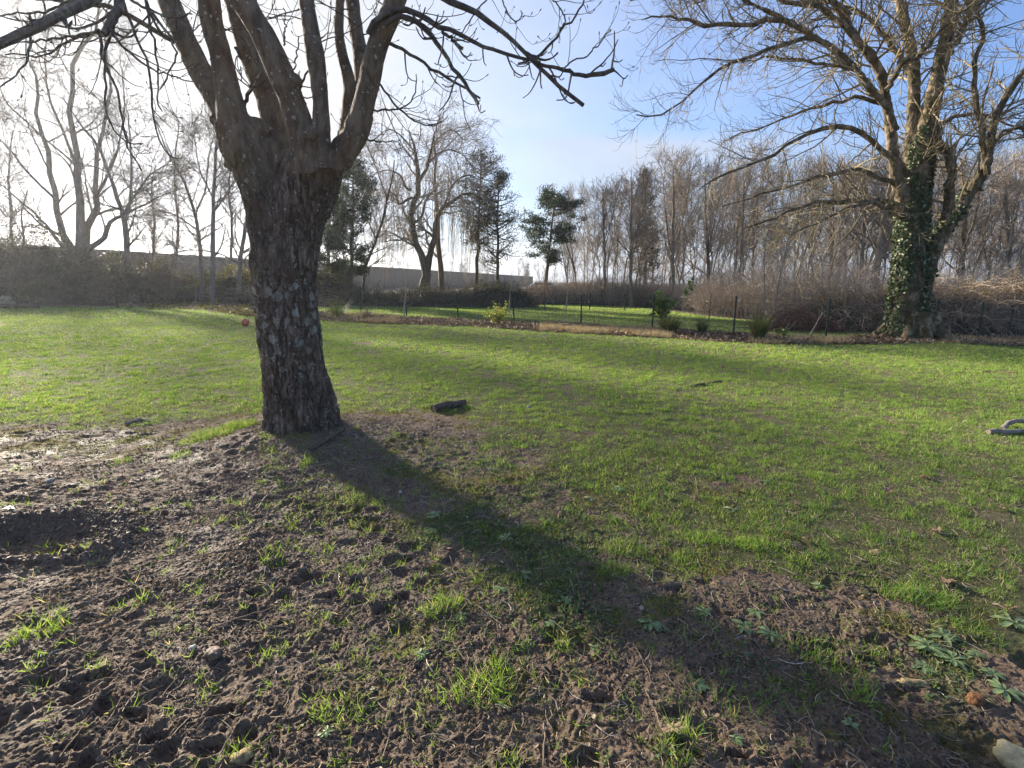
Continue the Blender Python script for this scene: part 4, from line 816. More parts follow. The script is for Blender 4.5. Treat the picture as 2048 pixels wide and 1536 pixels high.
# ------------------------------------------------------------------ the leafless wood: a few kinds, copied
protos = []
for v in range(7):
    H = 10.; n = 14; rgv = np.random.default_rng(100+v); s = np.linspace(0, 1, n)
    P = np.stack([np.cumsum(rgv.normal(0, .10, n)), np.cumsum(rgv.normal(0, .10, n)), s*H], 1); P[:, :2] -= P[0, :2]
    lm = [(P, np.interp(s, [0, .05, 1], [.12, .095, .02]))]
    if v % 2:
        Q = P[4:].copy(); Q[:, 0] += np.linspace(0, 1.3, len(Q))**1.2*(1 if v % 4 == 1 else -1); Q[:, 1] += np.linspace(0, .8, len(Q)); lm.append((Q, np.linspace(.09, .02, len(Q))))
    t = bare('bare_tree', lm, [dict(count=30//len(lm), t=(.10, 1), ang=(34, 9), length=(2.6, .7), lt=.6, n=8, wob=.09, trop=(.05, .10), r0=.5, rmin=.022),
        dict(count=6, t=(.2, 1), ang=(38, 10), length=(1.1, .35), lt=.4, n=6, wob=.12, trop=(.03, .08), r0=.6, rmin=.013),
        dict(count=4, t=(.2, 1), ang=(38, 12), length=(.5, .15), lt=.3, n=4, wob=.12, trop=(.02, .05), r0=.6, rmin=.010)], (0, 0, 0),
        'slender bare tree in the leafless wood behind the fence', M['far_bark'], M['far_twig'], rgv, 'bare trees of the wood')
    protos.append(t)
first = [True]*7; rg = np.random.default_rng(77)
WL = {'a': ('slender bare tree of the wood between the lone green pine and the spruce', 'wood between the lone pine and the spruce'),
 'b': ('slender bare tree of the wood between the spruce and the ivy clad tree', 'wood between the spruce and the ivy clad tree'),
 'c': ('slender bare tree of the wood right of the ivy clad tree', 'wood right of the ivy clad tree'),
 'd': ('tiny bare tree on the far skyline behind the tall slim pines', 'far skyline trees')}
def put(x, y, s, v, k='d'):
    rz = rg.random()*6.28
    if first[v]:
        o = protos[v]; first[v] = False; o.location = (x, y, 0); o.rotation_euler = (rg.normal(0, .05), rg.normal(0, .05), rz); o.scale = s
    else:
        o = copy_tree(protos[v], (x, y, 0), rz, s); o.rotation_euler = (rg.normal(0, .05), rg.normal(0, .05), rz)
    o['label'], o['group'] = WL[k]
N = 0
for i_ in range(118):
    px = 1135+1080*((i_*.6180339)%1); Yd = 33+26*rg.random()**1.3
    if px > 1650: Yd = 24+30*rg.random()
    p = at(px, 560, Yd)
    topy = np.interp(px, [1130, 1200, 1290, 1350, 1500, 1700, 2100], [392, 380, 372, 340, 330, 320, 320])+rg.normal(0, 18)+22*rg.random()
    h = at(px, topy, Yd)[2]; s = h/10.3; w_ = s**.5
    w_ = .7+.7*rg.random()**2; put(p[0], p[1], (s*w_, s*w_, s), i_ % 7, 'a' if px < 1290 else 'b' if px < 1815 else 'c')
for i_ in range(26):                                    # paler, lower growth of the far skyline beyond the wall
    px = 760+400*rg.random(); p = at(px, 560, 75+40*rg.random()); put(p[0], p[1], (.45, .45, .45), i_ % 7)
for t in protos:
    pass
# dark ivied trunks standing out of the wood
for px, wd, top, ln, Y_, lab in ((1748, 20, 330, 28, 25., 'thick dark trunk seen just left of the ivy clad tree'), (1345, 11, 330, 2, 34., 'tallest dark straight tree of the wood near its left end'), (1722, 10, 360, 10, 27., 'dark upright trunk in the wood, next to the thick one'), (1925, 14, 360, 6, 27., 'dark knotted trunk in the wood right of the ivy clad tree'), (2020, 12, 350, -8, 26., 'dark trunk at the right edge of the wood'), (1262, 9, 352, 0, 33., 'dark slim tree with bushy top left of the spruce'), (1418, 9, 350, -6, 31., 'slim dark tree in the wood between the tall straight one and the saplings'), (1480, 8, 360, 8, 30., 'dark tree in the wood just left of the pale saplings'), (1660, 11, 350, 6, 28., 'dark leaning tree behind the metal post by the brush pile'), (1210, 8, 380, -4, 36., 'dark slim tree near the left end of the wood')):
    lone('dark_tree', [(px, 600, wd*1.2), (px+ln*.2, 530, wd), (px+ln*.6, 460, wd*.8), (px+ln, 400, wd*.6), (px+ln*1.1, top, wd*.25)], [[(px+ln*.3, 500, wd*.5), (px+ln+18, 440, wd*.35), (px+ln+30, 380, wd*.15)]], 2.2, Y_, lab, (14, 6, 5), 'far_bark')
# pale slim saplings before the wood
for px, tp, ln, w_, lab in ((1528, 415, 2, 5, 'straight pale sapling by the brush pile'), (1545, 430, 38, 7, 'pale sapling leaning right over the brush pile')):
    b_ = at(px, 640, 21.); b_[2] = 0
    bare('sapling', [S([(px, 648, w_), (px+ln*.35, 560, w_*.8), (px+ln*.75, 490, w_*.6), (px+ln, tp, w_*.3)], 21.)], [dict(count=14, t=(.2, 1), ang=(50, 15), length=(1.0, .4), lt=.4, n=7, wob=.14, trop=(0, .02), r0=.5, rmin=.010), dict(count=5, t=(.2, 1), ang=(45, 15), length=(.4, .15), lt=.3, n=4, wob=.15, trop=(0, .05), r0=.6, rmin=.006)], b_, lab, M['pale_bark'], M['shoot'], rg)

# ------------------------------------------------------------------ thickets
def thicket(name, path, leaf, nleaf, nstem, label, cat, leaf_s=.06, cane='cane', core=.7, rng=rg, flat=.7, stem_h=1.15, arch=.5):
    """path: (x, y, half width, height) along the run; a tangle of arching canes and small leaves over an added dark mound that blocks light"""
    a = resample(np.array(path, float), 60); s = np.linspace(0, 1, 60)
    A = Acc(); nt_ = 15; tt = np.linspace(-1, 1, nt_)
    d = np.gradient(a[:, :2], axis=0); d /= np.linalg.norm(d, axis=1)[:, None]; nm = np.stack([-d[:, 1], d[:, 0]], 1)
    def surf(si, t, k=1.):
        i = si*59; j = np.minimum(i.astype(int), 58); f = (i-j)[:, None]; c = a[j]*(1-f)+a[j+1]*f; n_ = nm[j]
        x = c[:, 0]+n_[:, 0]*t*c[:, 2]; y = c[:, 1]+n_[:, 1]*t*c[:, 2]
        h = c[:, 3]*(1-np.abs(t)**2.6)*np.minimum(1, np.minimum(si, 1-si)*14+.12)*(.86+.5*fbm(x*.7, y*.7, o=4)); return x, y, np.maximum(h, 0)*k
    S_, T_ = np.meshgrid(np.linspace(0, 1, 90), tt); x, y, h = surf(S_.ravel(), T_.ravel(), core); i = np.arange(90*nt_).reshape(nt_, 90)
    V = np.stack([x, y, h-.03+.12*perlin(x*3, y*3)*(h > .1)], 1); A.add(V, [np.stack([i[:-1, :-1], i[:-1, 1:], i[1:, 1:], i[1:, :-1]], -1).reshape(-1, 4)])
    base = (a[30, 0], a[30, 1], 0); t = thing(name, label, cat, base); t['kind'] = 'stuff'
    link('inner_blocker', A.mesh('inner_blocker', M['core'], base, True), t)  # inner mound added, dark, to stop light passing through the thicket
    si = rng.random(nleaf); tl = rng.random(nleaf)*2-1; x, y, h = surf(si, tl); zf = 1-rng.random(nleaf)**1.6*.8; zz = h*zf+.06*rng.normal(size=nleaf)
    cl = fbm(x*2.2, y*2.2, zz*2.2, o=3); k = (rng.random(nleaf) < sstep(-.5, .35, cl)+.12) & (zz > .02) & (h > .1)
    V, f = leaves(np.stack([x, y, zz], 1)[k]+rng.normal(0, .05, (k.sum(), 3)), leaf_s*(.5+.8*rng.random(k.sum())), rng, flat)
    link('leaves', mesh_np('leaves', V-np.array(base), f, M[leaf]), t)
    si = rng.random(nstem); tl = rng.random(nstem)*1.9-.95; x, y, h = surf(si, tl); P0 = np.stack([x, y, h*rng.random(nstem)*.8], 1)
    L_ = (.5+rng.random(nstem))*np.maximum(a[:, 3].mean(), .5)*.7; dd = rng.normal(size=(nstem, 3))*.5; dd[:, 2] = np.abs(dd[:, 2])+stem_h; dd /= np.linalg.norm(dd, axis=1)[:, None]; n = 8; P = [P0]
    for j in range(1, n): dd = dd+rng.normal(size=dd.shape)*.12; dd[:, 2] -= arch/ n*2.6; dd /= np.linalg.norm(dd, axis=1)[:, None]; P.append(P[-1]+dd*(L_/(n-1))[:, None])
    P = np.stack(P, 1); P[..., 2] = np.maximum(P[..., 2], .02); V, f = tubes(P, np.linspace(1, .6, n)[None]*(.005+.005*rng.random((nstem, 1))), 3)
    link('canes', mesh_np('canes', V-np.array(base), f, M[cane]), t)
    return t
def T(px, Y, hw, h): p = at(px, 560, Y); return (p[0], p[1], hw, h)
rg = np.random.default_rng(91)
thicket('bramble_hedge', [T(-260, 26.5, 2.4, 3.3), T(0, 27, 2.3, 3.2), T(100, 27.5, 2.3, 3.3), T(200, 28, 2.2, 2.7), T(300, 28.5, 2., 2.0), T(350, 29, 1.8, 1.6)], 'bramble_leaf', 110000, 5000, 'high dark bramble hedge behind the lawn on the left', 'hedge', .075, stem_h=.6, cane='dark_cane')
thicket('laurel_hedge', [T(255, 30, 1.2, 2.6), T(330, 31, 1.3, 2.3), T(420, 30.5, 1.4, 1.8), T(520, 30, 1.6, 1.9), T(640, 30, 1.6, 2.3), T(720, 30, 1.6, 1.7)], 'yellow_leaf', 60000, 2500, 'low leafy hedge with yellowish sunlit leaves before the grey wall', 'hedge', .085, stem_h=.8, cane='dark_cane')
thicket('bramble_hedge', [T(640, 29.5, 1.5, 1.3), T(760, 30, 1.5, .95), T(880, 30.5, 1.5, 1.3), T(960, 31, 1.5, 1.5), T(1000, 31, 1.6, 2.0), T(1060, 32, 1.5, 1.0)], 'bramble_leaf', 60000, 4000, 'dark bramble bank below the willow and pines', 'hedge', .07, stem_h=.7, cane='dark_cane')
thicket('bramble_thicket', [T(1040, 36, 1.5, 1.0), T(1100, 36, 1.7, 1.5), T(1180, 36, 1.8, 1.7), T(1260, 36, 1.6, 1.4), T(1330, 35, 1.2, 1.0)], 'bank_leaf', 30000, 6000, 'reddish brown bramble thicket in front of the lone pine', 'bramble', .055, stem_h=.8)
thicket('bramble_bank', [T(1600, 20.5, 1.0, .8), T(1680, 19.5, 1.3, 1.35), T(1760, 19, 1.4, 1.6), T(1860, 18.5, 1.5, 1.75), T(1960, 18.5, 1.5, 1.7), T(2060, 18.5, 1.5, 1.9), T(2250, 18, 1.5, 2.0)], 'bank_leaf', 55000, 9000, 'brown bramble bank behind the wire fence on the right', 'bramble', .05, stem_h=.6, arch=.8)
# thin upright shoots between the lawn and the wood
def shoots(name, n, rngx, Yr, hr, label, core=None):
    px = rngx[0]+(rngx[1]-rngx[0])*rg.random(n); Yd = (np.interp(px, [1270, 1330, 1400, 1550, 1760], [36, 33, 26, 22.5, 21.5])+8*rg.random(n)) if Yr[0] == 21.5 else Yr[0]+(Yr[1]-Yr[0])*rg.random(n); P0 = np.array([at(a, 560, b) for a, b in zip(px, Yd)]); P0[:, 2] = 0
    hh = (hr[0]+(hr[1]-hr[0])*rg.random(n))*(.25+.75*np.clip((px-rngx[0])/260, 0, 1))*(.8+.5*fbm(P0[:, 0]*.6, P0[:, 1]*.6, o=2)); d = np.stack([rg.normal(0, .30, n), rg.normal(0, .30, n), np.ones(n)], 1); P = [P0]
    for j in range(1, 8): d = d+rg.normal(size=d.shape)*.07; d /= np.linalg.norm(d, axis=1)[:, None]; P.append(P[-1]+d*(hh/7)[:, None])
    P = np.stack(P, 1); Rr = np.linspace(1, .4, 8)[None]*(.006+.018*rg.random((n, 1))**3); A = Acc(); A.add(*tubes(P, Rr, 3))
    c = spawn(P, Rr, 7, (.15, 1), (38, 14), (.75, .3), .3, 5, .12, (.02, .05), .5, .005, .6, rg); A.add(*tubes(c[0], c[1], 3))
    c = spawn(c[0], c[1], 2, (.15, 1), (38, 14), (.35, .1), .3, 4, .12, (.02, .05), .7, .004, .7, rg); A.add(*tubes(c[0], c[1], 3))
    tag(link(name, A.mesh(name, M['shoot'])), label, 'brush', kind='stuff')
shoots('undergrowth', 2000, (1270, 1760), (21.5, 31), (1.3, 4.4), 'grey tangle of thin upright shoots in front of the wood')
shoots('undergrowth', 700, (1700, 2200), (21, 26), (2.2, 3.6), 'thin grey shoots above the bramble bank on the right')
shoots('undergrowth', 600, (1060, 1330), (34, 38), (1.5, 3.2), 'fine brush at the left end of the wood')
tag(bpy.data.objects['undergrowth'], None)

# ================================================================== grey building behind the hedge
def poly_prism(pts, z0, z1):
    n = len(pts); V = [(*p, z0) for p in pts]+[(*p, z1) for p in pts]; return V
def wall_mat(b):
    p = pos(b); n = b.noise(p, .8, 6, .65); mp = b.n('ShaderNodeMapping'); mp.inputs['Scale'].default_value = (2, 2, .15); b.l(p, mp.inputs[0])
    st = b.ramp(b.noise(mp.outputs[0], 1.5, 4, .6), [(.4, 0), (.75, 1)]); return pbsdf(b, b.mix(b.math('MULTIPLY', st, .5), b.mix(n, (.075, .066, .057), (.125, .112, .10)), (.045, .04, .033)), .9, n, .2, .02)
M['wall'] = mat('render_wall', wall_mat); M['coping'] = simple_bark('coping', (.10, .10, .095), (.17, .165, .15), 1)
def box(c, s, rz=0, tilt=None):
    v = np.array([[x, y, z] for z in (-.5, .5) for x, y in ((-.5, -.5), (.5, -.5), (.5, .5), (-.5, .5))])*np.array(s); c_, s_ = math.cos(rz), math.sin(rz)
    v = np.stack([v[:, 0]*c_-v[:, 1]*s_, v[:, 0]*s_+v[:, 1]*c_, v[:, 2]], 1)+np.array(c)
    return v, [np.array([[0, 3, 2, 1], [4, 5, 6, 7], [0, 1, 5, 4], [1, 2, 6, 5], [2, 3, 7, 6], [3, 0, 4, 7]])]
a_ = at(60, 490, 39.5); b_ = at(1066, 553, 150.); bd = thing('long_building', 'long low grey building behind the hedge and the trees on the left', 'building', (a_[0], a_[1], 0))
d_ = (b_-a_)[:2]; nn = np.array([-d_[1], d_[0]])/np.linalg.norm(d_)*9; K = 12
def slab(off0, off1, zl, zh, name, m_):
    A = Acc(); u = nn/9
    for i in range(K):
        p0 = a_[:2]+d_*i/K; p1 = a_[:2]+d_*(i+1)/K; z_ = [a_[2]+(b_[2]-a_[2])*k/K for k in (i, i+1)]
        P = []
        for (q0, q1) in ((zl, 0), (zh, 1)):
            for (p, off, zz) in ((p0, off0, z_[0]), (p1, off0, z_[1]), (p1, off1, z_[1]), (p0, off1, z_[0])):
                P.append([*(p+u*off), q0 if (q1 == 0 and name == 'wall') else zz+q0])
        A.add(np.array(P), [np.array([[0, 3, 2, 1], [4, 5, 6, 7], [0, 1, 5, 4], [2, 3, 7, 6]]+([[1, 2, 6, 5]] if i == K-1 else [])+([[3, 0, 4, 7]] if i == 0 else []))])
    link(name, A.mesh(name, m_, (a_[0], a_[1], 0)), bd)
slab(0, 9, -.3, -.22, 'wall', M['wall']); slab(-.12, 9.12, -.215, 0, 'roof_edge', M['coping'])
# small white car glimpsed beyond the right end of the building
M['car'] = mat('white_paint', lambda b: pbsdf(b, (.75, .76, .78), .25, spec=.5)); M['glass'] = mat('dark_glass', lambda b: pbsdf(b, (.03, .035, .04), .08, spec=.6)); M['rubber'] = mat('rubber', lambda b: pbsdf(b, (.03, .03, .03), .8))
cp_ = at(1084, 562, 62.); cp_[2] = 0; car = thing('parked_car', 'white car glimpsed over the brambles left of the lone pine', 'car', tuple(cp_))
prof = np.array([(-2.1, .35), (-2.1, .8), (-1.5, .95), (-.8, 1.45), (.9, 1.48), (1.7, .95), (2.1, .85), (2.1, .35)]); n = len(prof)
V = np.array([[x, s_*.85*(1 if z_ < 1 else .85), z_] for s_ in (-1, 1) for x, z_ in prof]); Fq = [np.array([[i, (i+1) % n, n+(i+1) % n, n+i] for i in range(n)]), np.array([list(range(n))[::-1], list(range(n, 2*n))])]
bdy = link('body', mesh_np('body', V, Fq, M['car']), car)
V, f = box((.1, -.80, 1.17), (2.0, .04, .32)); link('window', mesh_np('window', V, f, M['glass']), car)
for x_ in (-1.3, 1.35):
    for y_ in (-.8, .8):
        P = np.array([[x_, y_-.1, .33], [x_, y_-.09, .33], [x_, y_+.09, .33], [x_, y_+.1, .33]]); V, f = tubes(P[None], np.array([[.2, .33, .33, .2]]), 16, True); link('wheel', mesh_np('wheel', V, f, M['rubber']), car)

# ================================================================== fences
M['post'] = simple_bark('post_paint', (.018, .035, .026), (.035, .055, .042), 8, None, .5); M['wire'] = mat('wire', lambda b: pbsdf(b, (.03, .05, .04), .5)); M['wire_grey'] = mat('wire_grey', lambda b: pbsdf(b, (.22, .22, .21), .5))
M['stake'] = simple_bark('stake_wood', (.22, .17, .09), (.38, .30, .17), 9)
def net(A, a, b, h, rows, dx, r, rng, sag=.02, vert=True):
    a = np.array(a); b = np.array(b); L_ = np.linalg.norm(b-a); n = 9; s = np.linspace(0, 1, n); P = []
    for z_ in np.linspace(.06, h, rows):
        q_ = a+(b-a)*s[:, None]; q_[:, 2] += z_-sag*np.sin(s*np.pi)*(.5+rng.random())+rng.normal(0, .006, n); P.append(q_)
    A.add(*tubes(np.array(P), np.full((rows, n), r), 3))
    if vert:
        k = max(int(L_/dx), 2); u = np.linspace(0, 1, k); P = []
        for v in u: q_ = a+(b-a)*v; P.append([q_+[0, 0, .06], q_+[0, 0, h*.5-sag*.5*math.sin(v*3.14)], q_+[0, 0, h-sag*math.sin(v*3.14)]])
        A.add(*tubes(np.array(P), np.full((k, 3), r*.8), 3))
def post_bm(base, top, w=.055):
    base = np.array(base); top = np.array(top); A = Acc(); d = top-base
    for (cx_, cy_, sx, sy) in ((0, 0, w, .006), (0, w*.45, .006, w*.9)):
        V = np.array([[cx_+x*sx*.5, cy_+y*sy*.5, 0] for x, y in ((-1, -1), (1, -1), (1, 1), (-1, 1))]); V = np.concatenate([V+base-[0, 0, .1], V+top])
        A.add(V, [np.array([[0, 3, 2, 1], [4, 5, 6, 7], [0, 1, 5, 4], [1, 2, 6, 5], [2, 3, 7, 6], [3, 0, 4, 7]])])
    return A
rg = np.random.default_rng(123)
fl = [(722, 628, 720, 573), (813, 633, 812, 593), (916, 637, 914, 587), (1029, 640, 1023, 582), (1162, 650, 1163, 590), (1304, 657, 1309, 588), (1467, 668, 1473, 592), (1651, 678, 1661, 597), (1866, 675, 1877, 599), (1957, 675, 1968, 604), (2017, 675, 2028, 619)]
base = gp(1162, 650); fn = thing('wire_fence', 'green wire mesh fence on thin metal posts crossing the lawn', 'fence', tuple(base)); pp = []
for a, b_, c, d in fl:
    p = gp(a, b_); t_ = at(c, d, p[1]); pp.append((p, t_)); link('post', post_bm(p, t_).mesh('post', M['post'], base), fn)
p0 = gp(560, 614); pp = [(p0, p0+[0, 0, 1.0])]+pp+[(gp(2140, 678), gp(2140, 678)+[0, 0, 1.05])]
A = Acc()
for (a, ta), (b_, tb) in zip(pp[:-1], pp[1:]): net(A, a, b_, min(ta[2]-a[2], tb[2]-b_[2])-.04, 8, .15, .003, rg)
link('wire_mesh', A.mesh('wire_mesh', M['wire'], base), fn)
p = gp(1912, 645); fp = thing('metal_post', 'single green metal post standing behind the fence right of the ivy clad tree', 'post', tuple(p)); link('post', post_bm(p, at(1917, 600, p[1])).mesh('post', M['post'], p), fp)
base = at(800, 600, 28.6); base[2] = 0; f2 = thing('wire_fence', 'far low wire mesh fence at the foot of the dark bramble bank', 'fence', tuple(base)); A = Acc(); pz = []
for px in (640, 730, 820, 920, 1010, 1090, 1180, 1250):
    p = at(px, 600, 28.6); p[2] = 0; pz.append(p); link('post', post_bm(p, p+[0, 0, .95]).mesh('post', M['post'], base), f2)
for a, b_ in zip(pz[:-1], pz[1:]): net(A, a, b_, .85, 6, .15, .003, rg)
link('wire_mesh', A.mesh('wire_mesh', M['wire'], base), f2)
base = gp(345, 606); f3 = thing('net_fence', 'sagging pale net fence on wooden stakes before the left hedge', 'fence', tuple(base)); A = Acc(); ps = []
for (px, pb, pt, w) in ((345, 606, 540, .07), (392, 608, 572, .07), (433, 609, 596, .06)):
    p = gp(px, pb); t_ = at(px-1, pt, p[1]); P = np.array([p-[0, 0, .1], p, p+(t_-p)*.5, t_-[0, 0, .02], t_]); V, f = tubes(P[None], np.array([[w*.5, w*.5, w*.48, w*.47, w*.3]]), 7, True); link('stake', mesh_np('stake', V-base, f, M['stake']), f3); ps.append(p)
ends = [gp(235, 606), ps[0], ps[1], ps[2], gp(500, 612), gp(565, 618)]
for a, b_ in zip(ends[:-1], ends[1:]): net(A, a, b_, 1.05, 9, .5, .006, rg, .12, True)
link('net', A.mesh('net', M['wire_grey'], base), f3)

# ================================================================== bed along the fence: leaf litter, dry grass, plants
def in_bed(N, x0, x1):
    px = x0+(x1-x0)*rg.random(N); py = np.interp(px, *_bb)+(np.interp(px, *_bf)-np.interp(px, *_bb))*(rg.random(N)*1.05); d = fw*F+rt*(px[:, None]-1024)+up*(768-py)[:, None]; P = np.array([0, 0, CH])-d*CH/d[:, 2:]; P[:, 2] = gh(P[:, 0], P[:, 1]); return P
P = in_bed(30000, 230, 2150); P[:, 2] += .10*rg.random(len(P))*sstep(-.2, .4, fbm(P[:, 0]*1.4, P[:, 1]*1.4, o=3))
A = Acc(); A.add(*leaves(P, .075*(.5+.9*rg.random(len(P))), rg, .9)); tag(link('leaf_litter', A.mesh('leaf_litter', M['litter'])), 'brown fallen leaves covering the bed along the fence', 'leaf litter', kind='stuff')
P = in_bed(14000, 1080, 1340); P = np.concatenate([P, in_bed(6000, 660, 800), in_bed(3000, 1500, 1700), in_bed(2500, 1880, 2100)]); k = fbm(P[:, 0]*1.6, P[:, 1]*1.6, o=3) > -.15; P = P[k]
V, f = blades(P, .20*(.3+.9*rg.random(len(P))), np.full(len(P), .014), 1.1, rg); tag(link('dry_grass', mesh_np('dry_grass', V, f, M['pale_litter'])), 'pale dry grass in patches along the bed', 'dry grass', kind='stuff')
P = in_bed(9000, 240, 640); k = fbm(P[:, 0]*1.2, P[:, 1]*1.2, o=3) > 0; V, f = leaves(P[k]+[0, 0, .05], .08*(.5+rg.random(k.sum())), rg, .8); tag(link('low_weeds', mesh_np('low_weeds', V, f, M['yellow_leaf'])), 'low leafy weeds in the bed left of the near trunk', 'weeds', kind='stuff')
def clump(px, py, wpx, hpx, n, label, m_='reed', name='grass_clump', w=.014):
    p = gp(px, py); k = mpp(p); t_ = thing(name, label, 'plant', tuple(p)); L_ = hpx*k*(.45+.65*rg.random(n)); a = rg.random(n)*6.28; le = (wpx*.5/hpx)*(.2+1.1*rg.random(n)); P = []
    r_ = wpx*k*.16*rg.random(n)**.5; o = p+np.stack([np.cos(a)*r_, np.sin(a)*r_, 0*a], 1)
    for s_ in np.linspace(0, 1, 6): P.append(o+np.stack([np.cos(a)*le*L_*s_**1.6, np.sin(a)*le*L_*s_**1.6, L_*(s_-.28*s_**3*le)], 1))
    P = np.stack(P, 1); T_ = np.stack([-np.sin(a), np.cos(a), 0*a], 1)[:, None]*(w*np.array([.8, 1, 1, .8, .5, .1]))[None, :, None]*.5
    V = np.stack([P-T_, P+T_], 2).reshape(-1, 3); b_ = (np.arange(n)*12)[:, None, None]; i = (np.arange(5)*2)[None, :, None]; q_ = (b_+i+np.array([0, 1, 3, 2])[None, None]).reshape(-1, 4)
    link('blades', mesh_np('blades', V-p, [q_], M[m_]), t_)
clump(1338, 668, 74, 46, 520, 'broad tuft of long green blades, leftmost of three on the bed')
clump(1403, 670, 40, 38, 220, 'small tuft of long blades, middle one of three on the bed')
clump(1516, 681, 62, 58, 520, 'tall dark green tuft of long blades beside the brush pile')
clump(676, 634, 80, 44, 160, 'loose grey green tuft of blades right of the near trunk by the fence', 'reed')
clump(735, 636, 50, 28, 90, 'small pale tuft of blades by the first fence post', 'straw')
def shrub(name, px, py, wpx, hpx, nst, nlf, ls, leaf, label, lean=0, stem='twig'):
    p = gp(px, py); k = mpp(p); t_ = thing(name, label, 'shrub', tuple(p)); d = rg.normal(size=(nst, 3))*.5*wpx/hpx; d[:, 2] = 1; d[:, 0] += lean; L_ = hpx*k*(.5+.5*rg.random(nst)); P = [np.tile(p, (nst, 1))+rg.normal(0, .03, (nst, 3))*[1, 1, 0]]
    for j in range(7): d = d+rg.normal(size=d.shape)*.1; P.append(P[-1]+d*(L_/7)[:, None])
    P = np.stack(P, 1); A = Acc(); R0 = np.linspace(1, .3, 8)[None]*np.full((nst, 1), .009); A.add(*tubes(P, R0, 4)); c = spawn(P, R0, 5, (.3, 1), (45, 12), (hpx*k*.25, .06), .3, 5, .12, (.02, .05), .6, .003, .6, rg); A.add(*tubes(c[0], c[1], 3))
    link('stems', A.mesh('stems', M[stem], p), t_); Q = c[0][:, 1:].reshape(-1, 3); Q = Q[rg.integers(0, len(Q), nlf)]+rg.normal(0, .03, (nlf, 3)); V, f = leaves(Q, ls*(.5+.8*rg.random(nlf)), rg, 1.); link('foliage', mesh_np('foliage', V-p, f, M[leaf]), t_)
shrub('small_shrub', 996, 648, 50, 36, 16, 620, .07, 'shrub_leaf', 'small yellow green leafy shrub on the bed before the fence')
shrub('laurel_bush', 1322, 655, 34, 78, 7, 420, .13, 'laurel', 'dark green laurel with glossy leaves leaning on the fence', .12)
shrub('small_shrub', 1568, 678, 34, 22, 8, 170, .07, 'laurel', 'low bright green seedling at the foot of the brush pile')
shrub('small_shrub', 700, 590, 46, 18, 8, 260, .07, 'laurel', 'small green bush in the shade right of the near trunk')
def sapling(px, py, tp, ln, w, label, m_='twig', nb_=8):
    p = gp(px, py); Y_ = p[1]; bare('sapling', [limb([(px, py+3, w), (px+ln*.3, py-(py-tp)*.35, w*.8), (px+ln*.8, py-(py-tp)*.7, w*.7), (px+ln, tp, w*.4)], Y_, None, 16)], [dict(count=nb_, t=(.35, 1), ang=(50, 12), length=(.35, .1), lt=.4, n=6, wob=.12, trop=(0, .1), r0=.6, rmin=.005)], p, label, M[m_], M[m_], rg)
sapling(808, 640, 560, 4, 4, 'thin pale sapling on the bed beside the second fence post', 'pale_bark')
sapling(1128, 653, 570, 8, 3.5, 'thin young tree tied beside the stump on the bed', 'pale_bark')
sapling(1018, 625, 540, 6, 3.5, 'thin bare sapling behind the fence below the thin pine', 'pale_bark')
sapling(1418, 640, 590, 4, 3, 'small bare seedling behind the fence, left of the tall tuft', 'twig')
def rod(name, a, b_, r, m_, label, cat, sides=7, group=None, mid=None, end=.8):
    a = np.array(a); b_ = np.array(b_); n = 9; s = np.linspace(0, 1, n)[:, None]; P = a+(b_-a)*s if mid is None else resample([a, mid, b_], n)
    L_ = np.linalg.norm(b_-a); P[1:-1] += rg.normal(0, .012*L_, (n-2, 3))*[1, 1, .4]; R0 = r*np.linspace(1, end, n)*(1+.12*rg.normal(size=n)); R0[0] *= .9
    c = P.mean(0); V, f = tubes(P[None], R0[None], sides, True); o = link(name, mesh_np(name, V-c, f, M[m_]), None, tuple(c)); return tag(o, label, cat, group)
for i, (a, b_, r, lab) in enumerate((((1616, 676), (1646, 625), .018, 'pale bare pole leaning against the brush pile'), ((1566, 664), (1580, 645), .012, 'short pale stick poking from the brush pile, left of two'), ((1572, 664), (1593, 642), .012, 'short pale stick poking from the brush pile, right of two'), ((1143, 650), (1150, 620), .01, 'thin pale stake leaning on the bed right of the stump'))):
    p = gp(*a); rod('pole', p, at(b_[0], b_[1], p[1]+.1), r, 'pale_bark', lab, 'pole')
# brush pile
bp = gp(1612, 664); n = 420; t_ = thing('brush_pile', 'heap of dark reddish cut branches behind the fence', 'brush pile', tuple(bp)); u = rg.random(n)*2-1; hgt = .75*(1-np.abs(u)**1.7); c = bp+np.stack([u*1.45, rg.normal(0, .35, n)+.6, .05+hgt*rg.random(n)], 1)
d = np.stack([rg.normal(0, 1, n)+.5, rg.normal(0, .5, n), rg.normal(0, .22, n)], 1); d /= np.linalg.norm(d, axis=1)[:, None]; L_ = .4+.7*rg.random(n); s = np.linspace(-.5, .5, 6); P = c[:, None]+d[:, None]*(L_[:, None]*s)[..., None]+rg.normal(0, .02, (n, 6, 3)); P[..., 2] = np.maximum(P[..., 2]+(-.12*s**2*4)[None], bp[2]+.01)
M['brush'] = simple_bark('cut_brush', (.06, .03, .022), (.22, .12, .085), 6); V, f = tubes(P, np.linspace(1, .5, 6)[None]*(.006+.013*rg.random((n, 1))**2), 4); link('branches', mesh_np('branches', V-bp, f, M['brush']), t_)
